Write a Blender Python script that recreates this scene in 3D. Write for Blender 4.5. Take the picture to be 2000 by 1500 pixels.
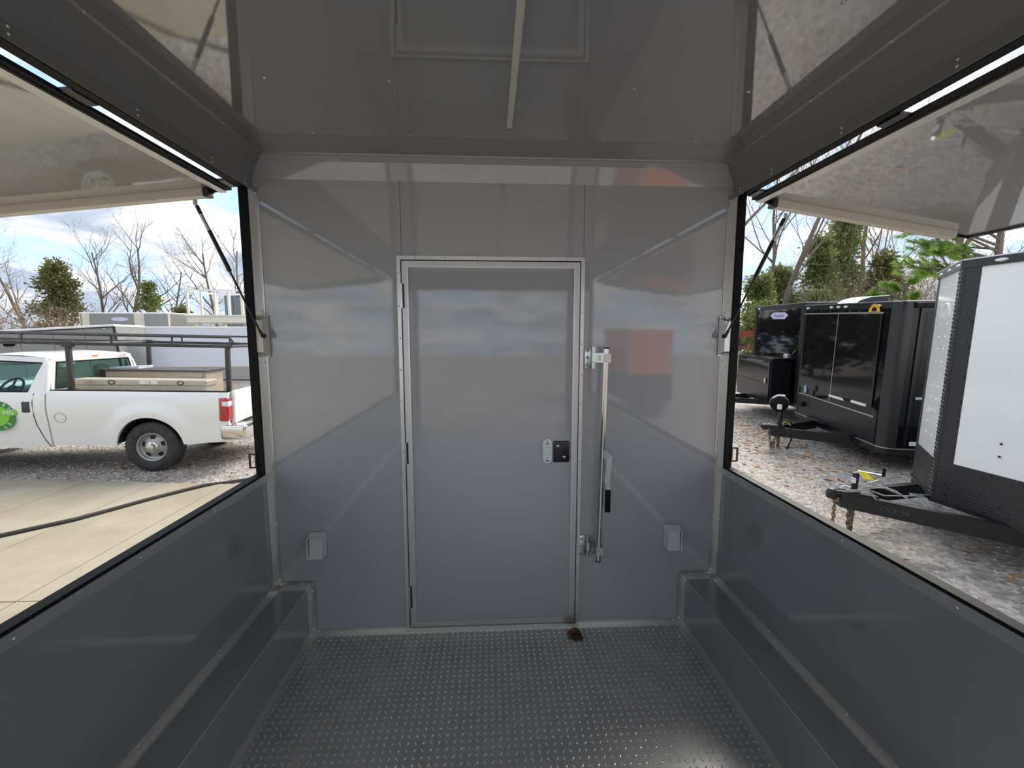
import bpy, bmesh, math, random
from mathutils import Vector, Matrix, noise
R = math.radians
for o in list(bpy.data.objects): bpy.data.objects.remove(o, do_unlink=True)
scene = bpy.context.scene
col = scene.collection

# ------------------------------------------------------------------ camera
YAW, PITCH, ROLL = 0.0506, -0.1097, 0.0007
cam_d = bpy.data.cameras.new('camera'); cam = bpy.data.objects.new('camera', cam_d); col.objects.link(cam)
cam_d.sensor_fit = 'HORIZONTAL'; cam_d.sensor_width = 36.0
cam_d.lens = 846.68 / 2000 * 36.0
cam_d.clip_start = 0.02; cam_d.clip_end = 600
Fv = Vector((math.sin(YAW)*math.cos(PITCH), math.cos(YAW)*math.cos(PITCH), math.sin(PITCH)))
Rv = Vector((math.cos(YAW), -math.sin(YAW), 0)); Uv = Rv.cross(Fv)
Rr = Rv*math.cos(ROLL) + Uv*math.sin(ROLL); Ur = -Rv*math.sin(ROLL) + Uv*math.cos(ROLL)
m = Matrix((Rr, Ur, -Fv)).transposed().to_4x4(); m.translation = Vector((0, 0, 1.6))
cam.matrix_world = m
scene.camera = cam

# ------------------------------------------------------------------ sky, sun, exposure
scene.view_settings.view_transform = 'Standard'
scene.view_settings.look = 'None'
scene.view_settings.exposure = 0.80
scene.view_settings.gamma = 1.0
scene.view_settings.use_curve_mapping = False
w = bpy.data.worlds.new('sky'); scene.world = w; w.use_nodes = True
nt = w.node_tree; nt.nodes.clear()
def wn(t, **k):
    n = nt.nodes.new(t)
    for a, b in k.items(): setattr(n, a, b)
    return n
SKY_STRENGTH = 0.92
out = wn('ShaderNodeOutputWorld'); bg = wn('ShaderNodeBackground'); bg.inputs['Strength'].default_value = SKY_STRENGTH
tc = wn('ShaderNodeTexCoord'); sep = wn('ShaderNodeSeparateXYZ')
nt.links.new(tc.outputs['Generated'], sep.inputs[0])
# flatten the dome to a cloud layer: xy / (z + k)
zc = wn('ShaderNodeMath', operation='ABSOLUTE'); nt.links.new(sep.outputs['Z'], zc.inputs[0])
za = wn('ShaderNodeMath', operation='ADD'); nt.links.new(zc.outputs[0], za.inputs[0]); za.inputs[1].default_value = 0.20
dx = wn('ShaderNodeMath', operation='DIVIDE'); nt.links.new(sep.outputs['X'], dx.inputs[0]); nt.links.new(za.outputs[0], dx.inputs[1])
dy = wn('ShaderNodeMath', operation='DIVIDE'); nt.links.new(sep.outputs['Y'], dy.inputs[0]); nt.links.new(za.outputs[0], dy.inputs[1])
cmb = wn('ShaderNodeCombineXYZ'); nt.links.new(dx.outputs[0], cmb.inputs[0]); nt.links.new(dy.outputs[0], cmb.inputs[1])
def ns(scale, detail, rough, off, dist=0.0):
    mp = wn('ShaderNodeMapping'); mp.inputs['Location'].default_value = off; nt.links.new(cmb.outputs[0], mp.inputs[0])
    n = wn('ShaderNodeTexNoise'); n.inputs['Scale'].default_value = scale; n.inputs['Detail'].default_value = detail
    n.inputs['Roughness'].default_value = rough; n.inputs['Distortion'].default_value = dist
    nt.links.new(mp.outputs[0], n.inputs['Vector']); return n
n1 = ns(1.5, 9, 0.55, (3.1, 7.7, 0), 0.3); n2 = ns(2.1, 9, 0.55, (11.3, 2.2, 4), 0.4)
cover = wn('ShaderNodeValToRGB'); cover.color_ramp.elements[0].position = 0.38; cover.color_ramp.elements[1].position = 0.50
nt.links.new(n1.outputs['Fac'], cover.inputs[0])
blue = wn('ShaderNodeValToRGB'); e = blue.color_ramp.elements
e[0].position = 0.0; e[0].color = (0.55, 0.72, 0.92, 1); e[1].position = 0.55; e[1].color = (0.27, 0.48, 0.83, 1)
nt.links.new(zc.outputs[0], blue.inputs[0])
shade = wn('ShaderNodeValToRGB'); e = shade.color_ramp.elements
e[0].position = 0.40; e[0].color = (0.37, 0.43, 0.53, 1); e[1].position = 0.62; e[1].color = (0.86, 0.855, 0.835, 1)
nt.links.new(n2.outputs['Fac'], shade.inputs[0])
mx = wn('ShaderNodeMix', data_type='RGBA')
nt.links.new(cover.outputs[0], mx.inputs[0]); nt.links.new(blue.outputs[0], mx.inputs[6]); nt.links.new(shade.outputs[0], mx.inputs[7])
nt.links.new(mx.outputs[2], bg.inputs[0]); nt.links.new(bg.outputs[0], out.inputs[0])

SUN_DIR = Vector((0.48, 0.66, 0.68)).normalized()      # towards the sun, veiled by thin cloud
sd = bpy.data.lights.new('sun', 'SUN'); sd.energy = 3.4; sd.angle = R(32); sd.color = (1.0, 0.95, 0.86)
sun = bpy.data.objects.new('sun', sd); col.objects.link(sun)
sun.rotation_euler = SUN_DIR.to_track_quat('Z', 'Y').to_euler(); sun.location = (20, 30, 30)

# ------------------------------------------------------------------ materials
MATS = {}
def mat(name, base, rough=0.5, metal=0.0, coat=0.0, coat_r=0.05, coat_ior=1.5, spec=0.5, ior=1.5, emit=None, trans=0.0,
        noise_col=None, noise_scale=8.0, noise_detail=6.0, bump=0.0, bump_scale=60.0, rough_var=0.0, stretch=(1, 1, 1)):
    if name in MATS: return MATS[name]
    m = bpy.data.materials.new(name); m.use_nodes = True; t = m.node_tree
    b = t.nodes['Principled BSDF']
    b.inputs['Base Color'].default_value = (*base, 1); b.inputs['Roughness'].default_value = rough
    b.inputs['Metallic'].default_value = metal; b.inputs['IOR'].default_value = ior
    b.inputs['Specular IOR Level'].default_value = spec
    b.inputs['Coat Weight'].default_value = coat; b.inputs['Coat IOR'].default_value = coat_ior; b.inputs['Coat Roughness'].default_value = coat_r
    b.inputs['Transmission Weight'].default_value = trans
    if emit: b.inputs['Emission Color'].default_value = (*emit[0], 1); b.inputs['Emission Strength'].default_value = emit[1]
    if noise_col or bump or rough_var:
        c = t.nodes.new('ShaderNodeTexCoord'); mp = t.nodes.new('ShaderNodeMapping'); mp.inputs['Scale'].default_value = stretch
        t.links.new(c.outputs['Object'], mp.inputs[0])
        if noise_col or rough_var:
            n = t.nodes.new('ShaderNodeTexNoise'); n.inputs['Scale'].default_value = noise_scale; n.inputs['Detail'].default_value = noise_detail
            n.inputs['Roughness'].default_value = 0.6
            t.links.new(mp.outputs[0], n.inputs['Vector'])
        if noise_col:
            r = t.nodes.new('ShaderNodeValToRGB'); k = r.color_ramp.elements
            k[0].position = 0.35; k[1].position = 0.66; k[0].color = (*base, 1); k[1].color = (*noise_col, 1)
            t.links.new(n.outputs['Fac'], r.inputs[0]); t.links.new(r.outputs[0], b.inputs['Base Color'])
        if rough_var:
            mr = t.nodes.new('ShaderNodeMapRange'); mr.inputs[1].default_value = 0.3; mr.inputs[2].default_value = 0.7
            mr.inputs[3].default_value = max(0.01, rough - rough_var); mr.inputs[4].default_value = rough + rough_var
            t.links.new(n.outputs['Fac'], mr.inputs[0]); t.links.new(mr.outputs[0], b.inputs['Roughness'])
        if bump:
            nb = t.nodes.new('ShaderNodeTexNoise'); nb.inputs['Scale'].default_value = bump_scale; nb.inputs['Detail'].default_value = 4
            t.links.new(mp.outputs[0], nb.inputs['Vector'])
            bp = t.nodes.new('ShaderNodeBump'); bp.inputs['Strength'].default_value = bump; bp.inputs['Distance'].default_value = 0.01
            t.links.new(nb.outputs['Fac'], bp.inputs['Height']); t.links.new(bp.outputs[0], b.inputs['Normal'])
    MATS[name] = m; return m

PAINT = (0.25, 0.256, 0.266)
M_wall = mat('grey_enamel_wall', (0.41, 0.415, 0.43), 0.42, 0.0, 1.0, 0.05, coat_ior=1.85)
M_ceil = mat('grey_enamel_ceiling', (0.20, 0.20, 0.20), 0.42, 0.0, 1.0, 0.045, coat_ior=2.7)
M_hatch = mat('grey_enamel_hatch', (0.36, 0.355, 0.345), 0.42, 0.0, 1.0, 0.03, coat_ior=2.5)
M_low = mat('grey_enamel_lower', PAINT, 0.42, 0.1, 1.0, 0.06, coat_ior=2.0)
M_cove = mat('grey_enamel_cove', (0.21, 0.21, 0.212), 0.42, 0, 0.3, 0.3)
M_alu = mat('brushed_aluminium', (0.74, 0.73, 0.70), 0.3, 1.0, rough_var=0.03, noise_scale=2)
M_alu2 = mat('mill_aluminium', (0.66, 0.65, 0.63), 0.38, 0.9, rough_var=0.03, noise_scale=2)
M_cream = mat('pale_rail_aluminium', (0.68, 0.64, 0.56), 0.4, 0.15)
M_rubber = mat('black_rubber', (0.006, 0.006, 0.007), 0.6, spec=0.2)
M_blackmetal = mat('black_satin_metal', (0.012, 0.012, 0.013), 0.3)
M_zinc = mat('zinc_plated', (0.62, 0.66, 0.66), 0.22, 1.0)
M_chrome = mat('polished_steel', (0.72, 0.70, 0.66), 0.12, 1.0)
M_screw = mat('screw_steel', (0.66, 0.66, 0.64), 0.28, 1.0)
M_dark = mat('dark_gap', (0.01, 0.01, 0.01), 0.8)
M_white = mat('white_plastic', (0.62, 0.64, 0.64), 0.35)
M_led = mat('led_diffuser_off', (0.62, 0.62, 0.58), 0.35)
M_floor = mat('tread_plate_steel', (0.43, 0.43, 0.425), 0.30, 0.55, noise_col=(0.52, 0.51, 0.49), noise_scale=7, rough_var=0.015)
M_lug = mat('tread_lug_steel', (0.85, 0.85, 0.83), 0.16, 1.0)
M_leafb = mat('dead_oak_leaf', (0.16, 0.065, 0.025), 0.7, noise_col=(0.08, 0.03, 0.012), noise_scale=20)
M_concrete = mat('pale_concrete', (0.28, 0.235, 0.16), 0.85, noise_col=(0.36, 0.315, 0.235), noise_scale=1.3, noise_detail=10, bump=0.15, bump_scale=40)
M_hose = mat('hose_rubber', (0.05, 0.042, 0.036), 0.6)
M_twhite = mat('white_car_paint', (0.86, 0.845, 0.81), 0.3, 0, 0.8, 0.04)
M_tire = mat('tyre_rubber', (0.022, 0.022, 0.022), 0.75, noise_col=(0.05, 0.047, 0.043), noise_scale=9)
M_rim = mat('steel_wheel_paint', (0.36, 0.355, 0.34), 0.4, 0.4)
M_rack = mat('rack_black_paint', (0.028, 0.028, 0.03), 0.45, noise_col=(0.06, 0.05, 0.045), noise_scale=12)
M_red = mat('red_lamp_lens', (0.45, 0.006, 0.014), 0.15, 0, 1.0, 0.03)
M_lens = mat('clear_lamp_lens', (0.75, 0.75, 0.75), 0.12, 0, 1.0)
M_amber = mat('amber_lens', (0.75, 0.22, 0.04), 0.2, 0, 1.0)
M_glassd = mat('dark_interior', (0.06, 0.065, 0.06), 0.6)
M_green = mat('decal_green', (0.03, 0.22, 0.05), 0.4)
M_lime = mat('decal_lime', (0.22, 0.55, 0.04), 0.4)
M_dwhite = mat('decal_white', (0.8, 0.8, 0.78), 0.4)
M_dp = mat('diamond_plate_box', (0.55, 0.49, 0.40), 0.4, 0.5, bump=0.5, bump_scale=45)
M_crate = mat('weathered_box_metal', (0.46, 0.34, 0.20), 0.5, 0.2, noise_col=(0.50, 0.46, 0.41), noise_scale=2.5, stretch=(1, 1, 4))
M_seat = mat('seat_fabric_tan', (0.42, 0.42, 0.33), 0.9)
M_black = mat('black_trailer_skin', (0.006, 0.0065, 0.008), 0.05, 0, 0, ior=1.42)
M_blackm = mat('black_trailer_trim', (0.010, 0.010, 0.012), 0.25, 0, 0.0)
M_frame = mat('black_frame_steel', (0.010, 0.010, 0.011), 0.4)
M_silver = mat('silver_edge_trim', (0.55, 0.55, 0.56), 0.3, 0.8)
M_wpanel = mat('white_trailer_skin', (0.84, 0.86, 0.85), 0.25, 0, 0.6, 0.05)
M_atp = mat('black_tread_trim', (0.016, 0.016, 0.019), 0.35, 0, 0.0, bump=0.3, bump_scale=30)
M_atplug = mat('black_tread_lug', (0.03, 0.03, 0.034), 0.32)
M_gpanel = mat('grey_trailer_skin', (0.24, 0.24, 0.225), 0.35, 0, 0.3)
M_roofw = mat('white_roof_skin', (0.82, 0.83, 0.84), 0.45)
M_bwhite = mat('white_box_trailer_skin', (0.68, 0.71, 0.77), 0.35, 0, 0.3)
M_tan = mat('cream_trim', (0.72, 0.62, 0.48), 0.5)
M_deck = mat('cream_painted_timber', (0.78, 0.73, 0.62), 0.6)
M_bluegrey = mat('blue_grey_cabinet', (0.12, 0.15, 0.17), 0.4)
M_decalp = mat('decal_lilac', (0.62, 0.6, 0.78), 0.35)
M_decalv = mat('decal_violet', (0.16, 0.10, 0.42), 0.35)
M_yellow = mat('yellow_tag', (0.85, 0.72, 0.05), 0.5)
M_decaly = mat('decal_yellow', (0.80, 0.48, 0.02), 0.35)
M_cable = mat('grey_cable', (0.35, 0.35, 0.36), 0.4)
M_chain = mat('rusty_chain', (0.16, 0.11, 0.07), 0.5, 0.7, noise_col=(0.3, 0.25, 0.18), noise_scale=30)
M_redrust = mat('rust_red_rail', (0.24, 0.055, 0.04), 0.7)
M_bark = mat('grey_bark', (0.16, 0.125, 0.10), 0.9, noise_col=(0.25, 0.21, 0.17), noise_scale=5, stretch=(1, 1, 0.2))
M_bark2 = mat('brown_twig', (0.24, 0.17, 0.13), 0.9)
M_bark3 = mat('tan_bark', (0.33, 0.25, 0.18), 0.9, noise_col=(0.35, 0.27, 0.2), noise_scale=4, stretch=(1, 1, 0.2))
M_autumn = mat('orange_autumn_leaf', (0.40, 0.16, 0.06), 0.7, noise_col=(0.55, 0.30, 0.13), noise_scale=3)
M_orange = mat('orange_red_skin', (0.55, 0.12, 0.05), 0.4)

def leaf_mat(name, c1, c2, scale=0.8):
    m = bpy.data.materials.new(name); m.use_nodes = True; t = m.node_tree; b = t.nodes['Principled BSDF']
    c = t.nodes.new('ShaderNodeTexCoord'); n = t.nodes.new('ShaderNodeTexNoise'); n.inputs['Scale'].default_value = scale; n.inputs['Detail'].default_value = 5
    r = t.nodes.new('ShaderNodeValToRGB'); k = r.color_ramp.elements; k[0].position = .35; k[1].position = .65; k[0].color = (*c1, 1); k[1].color = (*c2, 1)
    t.links.new(c.outputs['Object'], n.inputs['Vector']); t.links.new(n.outputs['Fac'], r.inputs[0]); t.links.new(r.outputs[0], b.inputs['Base Color'])
    b.inputs['Roughness'].default_value = 0.7; b.inputs['Specular IOR Level'].default_value = 0.25
    tr = t.nodes.new('ShaderNodeBsdfTranslucent'); t.links.new(r.outputs[0], tr.inputs[0])
    ms = t.nodes.new('ShaderNodeMixShader'); ms.inputs[0].default_value = 0.35
    t.links.new(b.outputs[0], ms.inputs[1]); t.links.new(tr.outputs[0], ms.inputs[2]); t.links.new(ms.outputs[0], t.nodes['Material Output'].inputs[0])
    return m
M_cedar = leaf_mat('cedar_foliage', (0.14, 0.18, 0.055), (0.30, 0.34, 0.12))
M_cedard = leaf_mat('dark_cedar_foliage', (0.12, 0.125, 0.05), (0.26, 0.245, 0.10))
M_pine = leaf_mat('pine_needles', (0.24, 0.40, 0.06), (0.50, 0.66, 0.18), 1.6)
M_brushleaf = leaf_mat('dry_brush_leaves', (0.30, 0.22, 0.13), (0.46, 0.36, 0.22))
M_weed = leaf_mat('yellow_green_weeds', (0.22, 0.27, 0.05), (0.42, 0.42, 0.12), 2)

def glass_mat(name, tint, fres=1.5):
    m = bpy.data.materials.new(name); m.use_nodes = True; t = m.node_tree; t.nodes.clear()
    o = t.nodes.new('ShaderNodeOutputMaterial'); tr = t.nodes.new('ShaderNodeBsdfTransparent'); gl = t.nodes.new('ShaderNodeBsdfGlossy')
    fr = t.nodes.new('ShaderNodeFresnel'); mx = t.nodes.new('ShaderNodeMixShader'); fr.inputs[0].default_value = fres
    tr.inputs[0].default_value = (*tint, 1); gl.inputs['Roughness'].default_value = 0.02
    t.links.new(fr.outputs[0], mx.inputs[0]); t.links.new(tr.outputs[0], mx.inputs[1]); t.links.new(gl.outputs[0], mx.inputs[2]); t.links.new(mx.outputs[0], o.inputs[0])
    return m
M_glass = glass_mat('green_tinted_glass', (0.66, 0.86, 0.79), 1.5)

def ground_mat():
    m = bpy.data.materials.new('gravel_ground'); m.use_nodes = True; t = m.node_tree; b = t.nodes['Principled BSDF']
    c = t.nodes.new('ShaderNodeTexCoord')
    v = t.nodes.new('ShaderNodeTexVoronoi'); v.inputs['Scale'].default_value = 22; t.links.new(c.outputs['Object'], v.inputs['Vector'])
    n = t.nodes.new('ShaderNodeTexNoise'); n.inputs['Scale'].default_value = 0.55; n.inputs['Detail'].default_value = 8; n.inputs['Roughness'].default_value = 0.62
    t.links.new(c.outputs['Object'], n.inputs['Vector'])
    r1 = t.nodes.new('ShaderNodeValToRGB'); k = r1.color_ramp.elements
    k[0].color = (0.14, 0.122, 0.105, 1); k[1].color = (0.54, 0.50, 0.46, 1); k[0].position = 0.1; k[1].position = 0.95
    sp = t.nodes.new('ShaderNodeSeparateColor'); t.links.new(v.outputs['Color'], sp.inputs[0]); t.links.new(sp.outputs[0], r1.inputs[0])
    r2 = t.nodes.new('ShaderNodeValToRGB'); k = r2.color_ramp.elements
    k[0].color = (0.255, 0.18, 0.125, 1); k[1].color = (0.39, 0.355, 0.32, 1); k[0].position = 0.38; k[1].position = 0.62
    t.links.new(n.outputs['Fac'], r2.inputs[0])
    mx = t.nodes.new('ShaderNodeMix'); mx.data_type = 'RGBA'; mx.inputs[0].default_value = 0.42
    t.links.new(r1.outputs[0], mx.inputs[6]); t.links.new(r2.outputs[0], mx.inputs[7]); t.links.new(mx.outputs[2], b.inputs['Base Color'])
    rr = t.nodes.new('ShaderNodeMapRange'); rr.inputs[1].default_value = 0.4; rr.inputs[2].default_value = 0.6; rr.inputs[3].default_value = 0.6; rr.inputs[4].default_value = 0.85
    t.links.new(n.outputs['Fac'], rr.inputs[0]); t.links.new(rr.outputs[0], b.inputs['Roughness'])
    bp = t.nodes.new('ShaderNodeBump'); bp.inputs['Strength'].default_value = 0.8; bp.inputs['Distance'].default_value = 0.02
    t.links.new(v.outputs['Distance'], bp.inputs['Height']); t.links.new(bp.outputs[0], b.inputs['Normal'])
    return m
M_gravel = ground_mat()

# ------------------------------------------------------------------ helpers
class MB:
    def __init__(s): s.v = []; s.f = []; s.mi = []; s.cur = 0
    def add(s, vs, fs):
        k = len(s.v); s.v += [tuple(p) for p in vs]; s.f += [tuple(i + k for i in f) for f in fs]; s.mi += [s.cur]*len(fs); return s
    def box(s, x0, x1, y0, y1, z0, z1):
        x0, x1 = min(x0, x1), max(x0, x1); y0, y1 = min(y0, y1), max(y0, y1); z0, z1 = min(z0, z1), max(z0, z1)
        return s.add([(x0,y0,z0),(x1,y0,z0),(x1,y1,z0),(x0,y1,z0),(x0,y0,z1),(x1,y0,z1),(x1,y1,z1),(x0,y1,z1)],
                     [(0,3,2,1),(4,5,6,7),(0,1,5,4),(1,2,6,5),(2,3,7,6),(3,0,4,7)])
    def rbox(s, x0, x1, y0, y1, z0, z1, r=0.005, seg=2):
        bm = bmesh.new(); bmesh.ops.create_cube(bm, size=1)
        for v in bm.verts: v.co = Vector(((x0+x1)/2 + v.co.x*abs(x1-x0), (y0+y1)/2 + v.co.y*abs(y1-y0), (z0+z1)/2 + v.co.z*abs(z1-z0)))
        bmesh.ops.bevel(bm, geom=list(bm.edges), offset=r, segments=seg, affect='EDGES', profile=0.5)
        return s.bm(bm)
    def bm(s, bm, M=None):
        bm.verts.index_update(); vs = [(M @ v.co) if M else v.co.copy() for v in bm.verts]
        s.add(vs, [[v.index for v in f.verts] for f in bm.faces]); bm.free(); return s
    def prism(s, poly, axis, a0, a1):
        # poly in the two other axes (order x,y,z without axis), extruded along axis
        def p3(p, a):
            if axis == 'x': return (a, p[0], p[1])
            if axis == 'y': return (p[0], a, p[1])
            return (p[0], p[1], a)
        n = len(poly); vs = [p3(p, a0) for p in poly] + [p3(p, a1) for p in poly]
        fs = [tuple(range(n)), tuple(range(2*n-1, n-1, -1))] + [(i, i+n, (i+1) % n + n, (i+1) % n) for i in range(n)]
        return s.add(vs, fs)
    def cyl(s, p0, p1, r0, r1=None, n=12, cap=True):
        r1 = r0 if r1 is None else r1; p0, p1 = Vector(p0), Vector(p1); d = (p1-p0)
        if d.length < 1e-7: return s
        q = d.normalized(); a = q.orthogonal().normalized(); b = q.cross(a)
        vs = []
        for p, r in ((p0, r0), (p1, r1)):
            for i in range(n):
                t = 2*math.pi*i/n; vs.append(p + a*(r*math.cos(t)) + b*(r*math.sin(t)))
        fs = [(i, (i+1) % n, (i+1) % n + n, i+n) for i in range(n)]
        if cap: fs += [tuple(range(n-1, -1, -1)), tuple(range(n, 2*n))]
        return s.add(vs, fs)
    def tube(s, pts, r, n=8, closed=False):
        pts = [Vector(p) for p in pts]; rs = r if isinstance(r, (list, tuple)) else [r]*len(pts)
        prev = None; vs = []; L = len(pts)
        for i, p in enumerate(pts):
            if closed: d = pts[(i+1) % L] - pts[i-1]
            else: d = pts[min(i+1, L-1)] - pts[max(i-1, 0)]
            d.normalize()
            a = d.orthogonal().normalized() if prev is None else (prev - d*prev.dot(d)).normalized()
            prev = a; b = d.cross(a)
            for k in range(n):
                t = 2*math.pi*k/n; vs.append(p + a*(rs[i]*math.cos(t)) + b*(rs[i]*math.sin(t)))
        fs = []
        for i in range(L if closed else L-1):
            j = (i+1) % L
            for k in range(n): fs.append((i*n+k, i*n+(k+1) % n, j*n+(k+1) % n, j*n+k))
        if not closed: fs += [tuple(range(n-1, -1, -1)), tuple(range((L-1)*n, L*n))]
        return s.add(vs, fs)
    def lathe(s, prof, M=None, n=24):
        # prof list of (r, h) around local z
        vs = []; fs = []
        for r, h in prof:
            for i in range(n):
                t = 2*math.pi*i/n; p = Vector((r*math.cos(t), r*math.sin(t), h)); vs.append(M @ p if M else p)
        for j in range(len(prof)-1):
            for i in range(n): fs.append((j*n+i, j*n+(i+1) % n, (j+1)*n+(i+1) % n, (j+1)*n+i))
        return s.add(vs, fs)
    def quad(s, a, b, c, d): return s.add([a, b, c, d], [(0, 1, 2, 3)])
    def build(s, name, mt, parent=None, smooth=False, kind=None, label=None):
        me = bpy.data.meshes.new(name); me.from_pydata(s.v, [], s.f)
        mts = mt if isinstance(mt, (list, tuple)) else [mt]
        for q in mts: me.materials.append(q)
        if len(mts) > 1: me.polygons.foreach_set('material_index', s.mi)
        if smooth:
            me.polygons.foreach_set('use_smooth', [True]*len(me.polygons)); me.update()
            me.set_sharp_from_angle(angle=R(38))
        me.update()
        o = bpy.data.objects.new(name, me); col.objects.link(o)
        if parent: o.parent = parent
        if kind: o['kind'] = kind
        if label: o['label'] = label
        return o
def tag(o, label, cat, group=None, kind=None):
    o['label'] = label; o['category'] = cat
    if group: o['group'] = group
    if kind: o['kind'] = kind
    return o
def st(o): o['kind'] = 'structure'; return o
def empty(name, loc=(0, 0, 0), rot=(0, 0, 0)):
    o = bpy.data.objects.new(name, None); col.objects.link(o); o.location = loc; o.rotation_euler = rot; o.empty_display_size = 0.1; return o
def inst(src, parent=None, loc=None, rot=None, scale=None):
    c = src.copy(); col.objects.link(c); c.parent = parent
    if loc is not None: c.location = loc
    if rot is not None: c.rotation_euler = rot
    if scale is not None: c.scale = scale
    return c
_sc = MB().lathe([(0.0058, 0), (0.0055, 0.0014), (0.0038, 0.0027), (0.0, 0.0032)], n=8)
SCREW_ME = None
def screws(parent, pts, normal, scale=1.0, mt=None):
    """dome-head screws as children of a trim"""
    global SCREW_ME
    if SCREW_ME is None:
        o = _sc.build('screw', M_screw, None, True); SCREW_ME = o.data; bpy.data.objects.remove(o)
    q = Vector(normal).to_track_quat('Z', 'Y').to_euler()
    for p in pts:
        o = bpy.data.objects.new('screw', SCREW_ME); col.objects.link(o); o.parent = parent; o.location = p; o.rotation_euler = q
        o.scale = (scale, scale, scale)
def text_mesh(txt, size, name, mt, parent, M, extrude=0.0015, align='CENTER'):
    cu = bpy.data.curves.new(name, 'FONT'); cu.body = txt; cu.size = size; cu.extrude = extrude; cu.align_x = align; cu.align_y = 'CENTER'; cu.resolution_u = 3
    o = bpy.data.objects.new(name, cu); col.objects.link(o)
    me = bpy.data.meshes.new_from_object(o); bpy.data.objects.remove(o)
    me.materials.clear(); me.materials.append(mt)
    r = bpy.data.objects.new(name, me); col.objects.link(r); r.parent = parent; r.matrix_local = M
    return r
def rng(a, b, n): return [a + (b-a)*i/(n-1) for i in range(n)]

# ================================================================== ROOM SHELL
A, B, D, H = -1.142, 1.243, 2.235, 2.453       # left wall, right wall, back wall, ceiling
YR = -2.35                                      # rear wall
SILL, HEAD = 0.90, 2.298
WY0, WY1 = -0.95, 2.198                         # serving openings along the side walls
T = 0.033                                       # wall thickness
GZ = -0.55                                      # yard level

# floor with raised tread lugs
fl = st(MB().box(A-T, B+T, YR-T, D+T, -0.12, 0.0).build('floor', M_floor))
lug = []
for i in range(8):
    t = 2*math.pi*i/8; lug.append((0.0105*math.cos(t), 0.0036*math.sin(t)*(1.0 if i % 4 else 1)))
mb = MB(); random.seed(3)
sx = 0.0305; nx = int((B-A-0.34)/sx); ny = int((D-(-0.2))/0.0305)
for j in range(ny):
    y = D - 0.03 - j*0.0305
    for i in range(nx):
        x = A + 0.19 + i*sx + 0.01; ang = R(52) if (i+j) % 2 else R(-52); c, s_ = math.cos(ang), math.sin(ang)
        base = [(x+p[0]*c-p[1]*s_, y+p[0]*s_+p[1]*c, 0.0) for p in lug]
        top = [(x+(p[0]*c-p[1]*s_)*0.62, y+(p[0]*s_+p[1]*c)*0.62, 0.0014) for p in lug]
        mb.add(base+top, [(k, (k+1) % 8, (k+1) % 8+8, k+8) for k in range(8)] + [tuple(range(8, 16))])
mb.build('tread_lugs', M_lug, fl, True, kind='stuff')

# ceiling
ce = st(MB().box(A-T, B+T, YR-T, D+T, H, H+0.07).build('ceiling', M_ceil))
pts = []
for y in (1.975, 1.582, 1.17, 0.76, 0.35):
    for x in (-0.741, -0.332, 0.073, 0.501, 0.911):
        if y == 1.582 and x == 0.073: continue
        if abs(x-0.073) < .01 and y < 1.9: continue
        pts.append((x, y, H))
screws(ce, pts, (0, 0, -1), 1.25)

# back wall: substrate and three sheets
wb = st(MB().box(A-T, B+T, D+0.006, D+T, -0.1, H).build('wall_back', M_dark))
for nm, (x0, x1, z0, z1) in {'wall_panel': (A, -0.4385, 0, 2.35), 'wall_panel ': (-0.4365, 0.4765, 1.985, 2.35), 'wall_panel  ': (0.4785, B, 0, 2.35)}.items():
    MB().box(x0, x1, D, D+0.006, z0, z1).build(nm.strip(), M_wall, wb)
# back cove: flat strip under the ceiling, then a slanted strip down to the wall
MB().prism([(D-0.042, H-0.0005), (D-0.046, H-0.006), (D-0.018, H-0.024), (D+0.002, 2.349), (D+0.006, 2.349), (D+0.006, H-0.0005)], 'x', A+0.003, B-0.003).build('trim_1', M_wall).__setitem__('kind', 'structure')
st(MB().box(A+0.06, B-0.06, D-0.050, D-0.0425, H-0.004, H).build('trim_2', M_alu2))

# side walls with the two long serving openings
for side, s, X, nm in (('left', -1, A, 'wall_left'), ('right', 1, B, 'wall_right')):
    o, i_ = X + s*T, X + s*0.004
    w_ = st(MB().box(i_, o, YR, D, -0.1, SILL-0.001).box(i_, o, YR, D, HEAD+0.001, H).box(i_, o, YR, WY0, SILL-0.001, HEAD+0.001).box(i_, o, WY1, D, SILL-0.001, HEAD+0.001).build(nm, M_blackm))
    ysplit = 2.105 if s > 0 else 0.86
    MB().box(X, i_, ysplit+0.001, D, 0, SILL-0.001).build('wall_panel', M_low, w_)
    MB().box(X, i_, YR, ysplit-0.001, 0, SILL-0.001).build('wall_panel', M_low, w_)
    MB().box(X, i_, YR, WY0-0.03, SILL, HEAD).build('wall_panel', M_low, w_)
    # curved side cove
    prof = []
    for k in range(7):
        t = k/6*math.pi/2
        prof.append((X - s*(0.074*(1-math.cos(t))*0.35 + 0.074*0.65*k/6), 2.338 + (H-2.338)*(0.5*math.sin(t) + 0.5*k/6)))
    MB().prism(prof + [(X, H)], 'y', YR, D).build('side_cove', M_cove, w_, True)
wr = st(MB().box(A-T, A+0.04, YR-T, YR, -0.1, H).box(B-0.04, B+T, YR-T, YR, -0.1, H).box(A+0.04, B-0.04, YR-T, YR, 2.30, H).build('wall_rear', M_wall))   # open rear doorway

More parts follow.
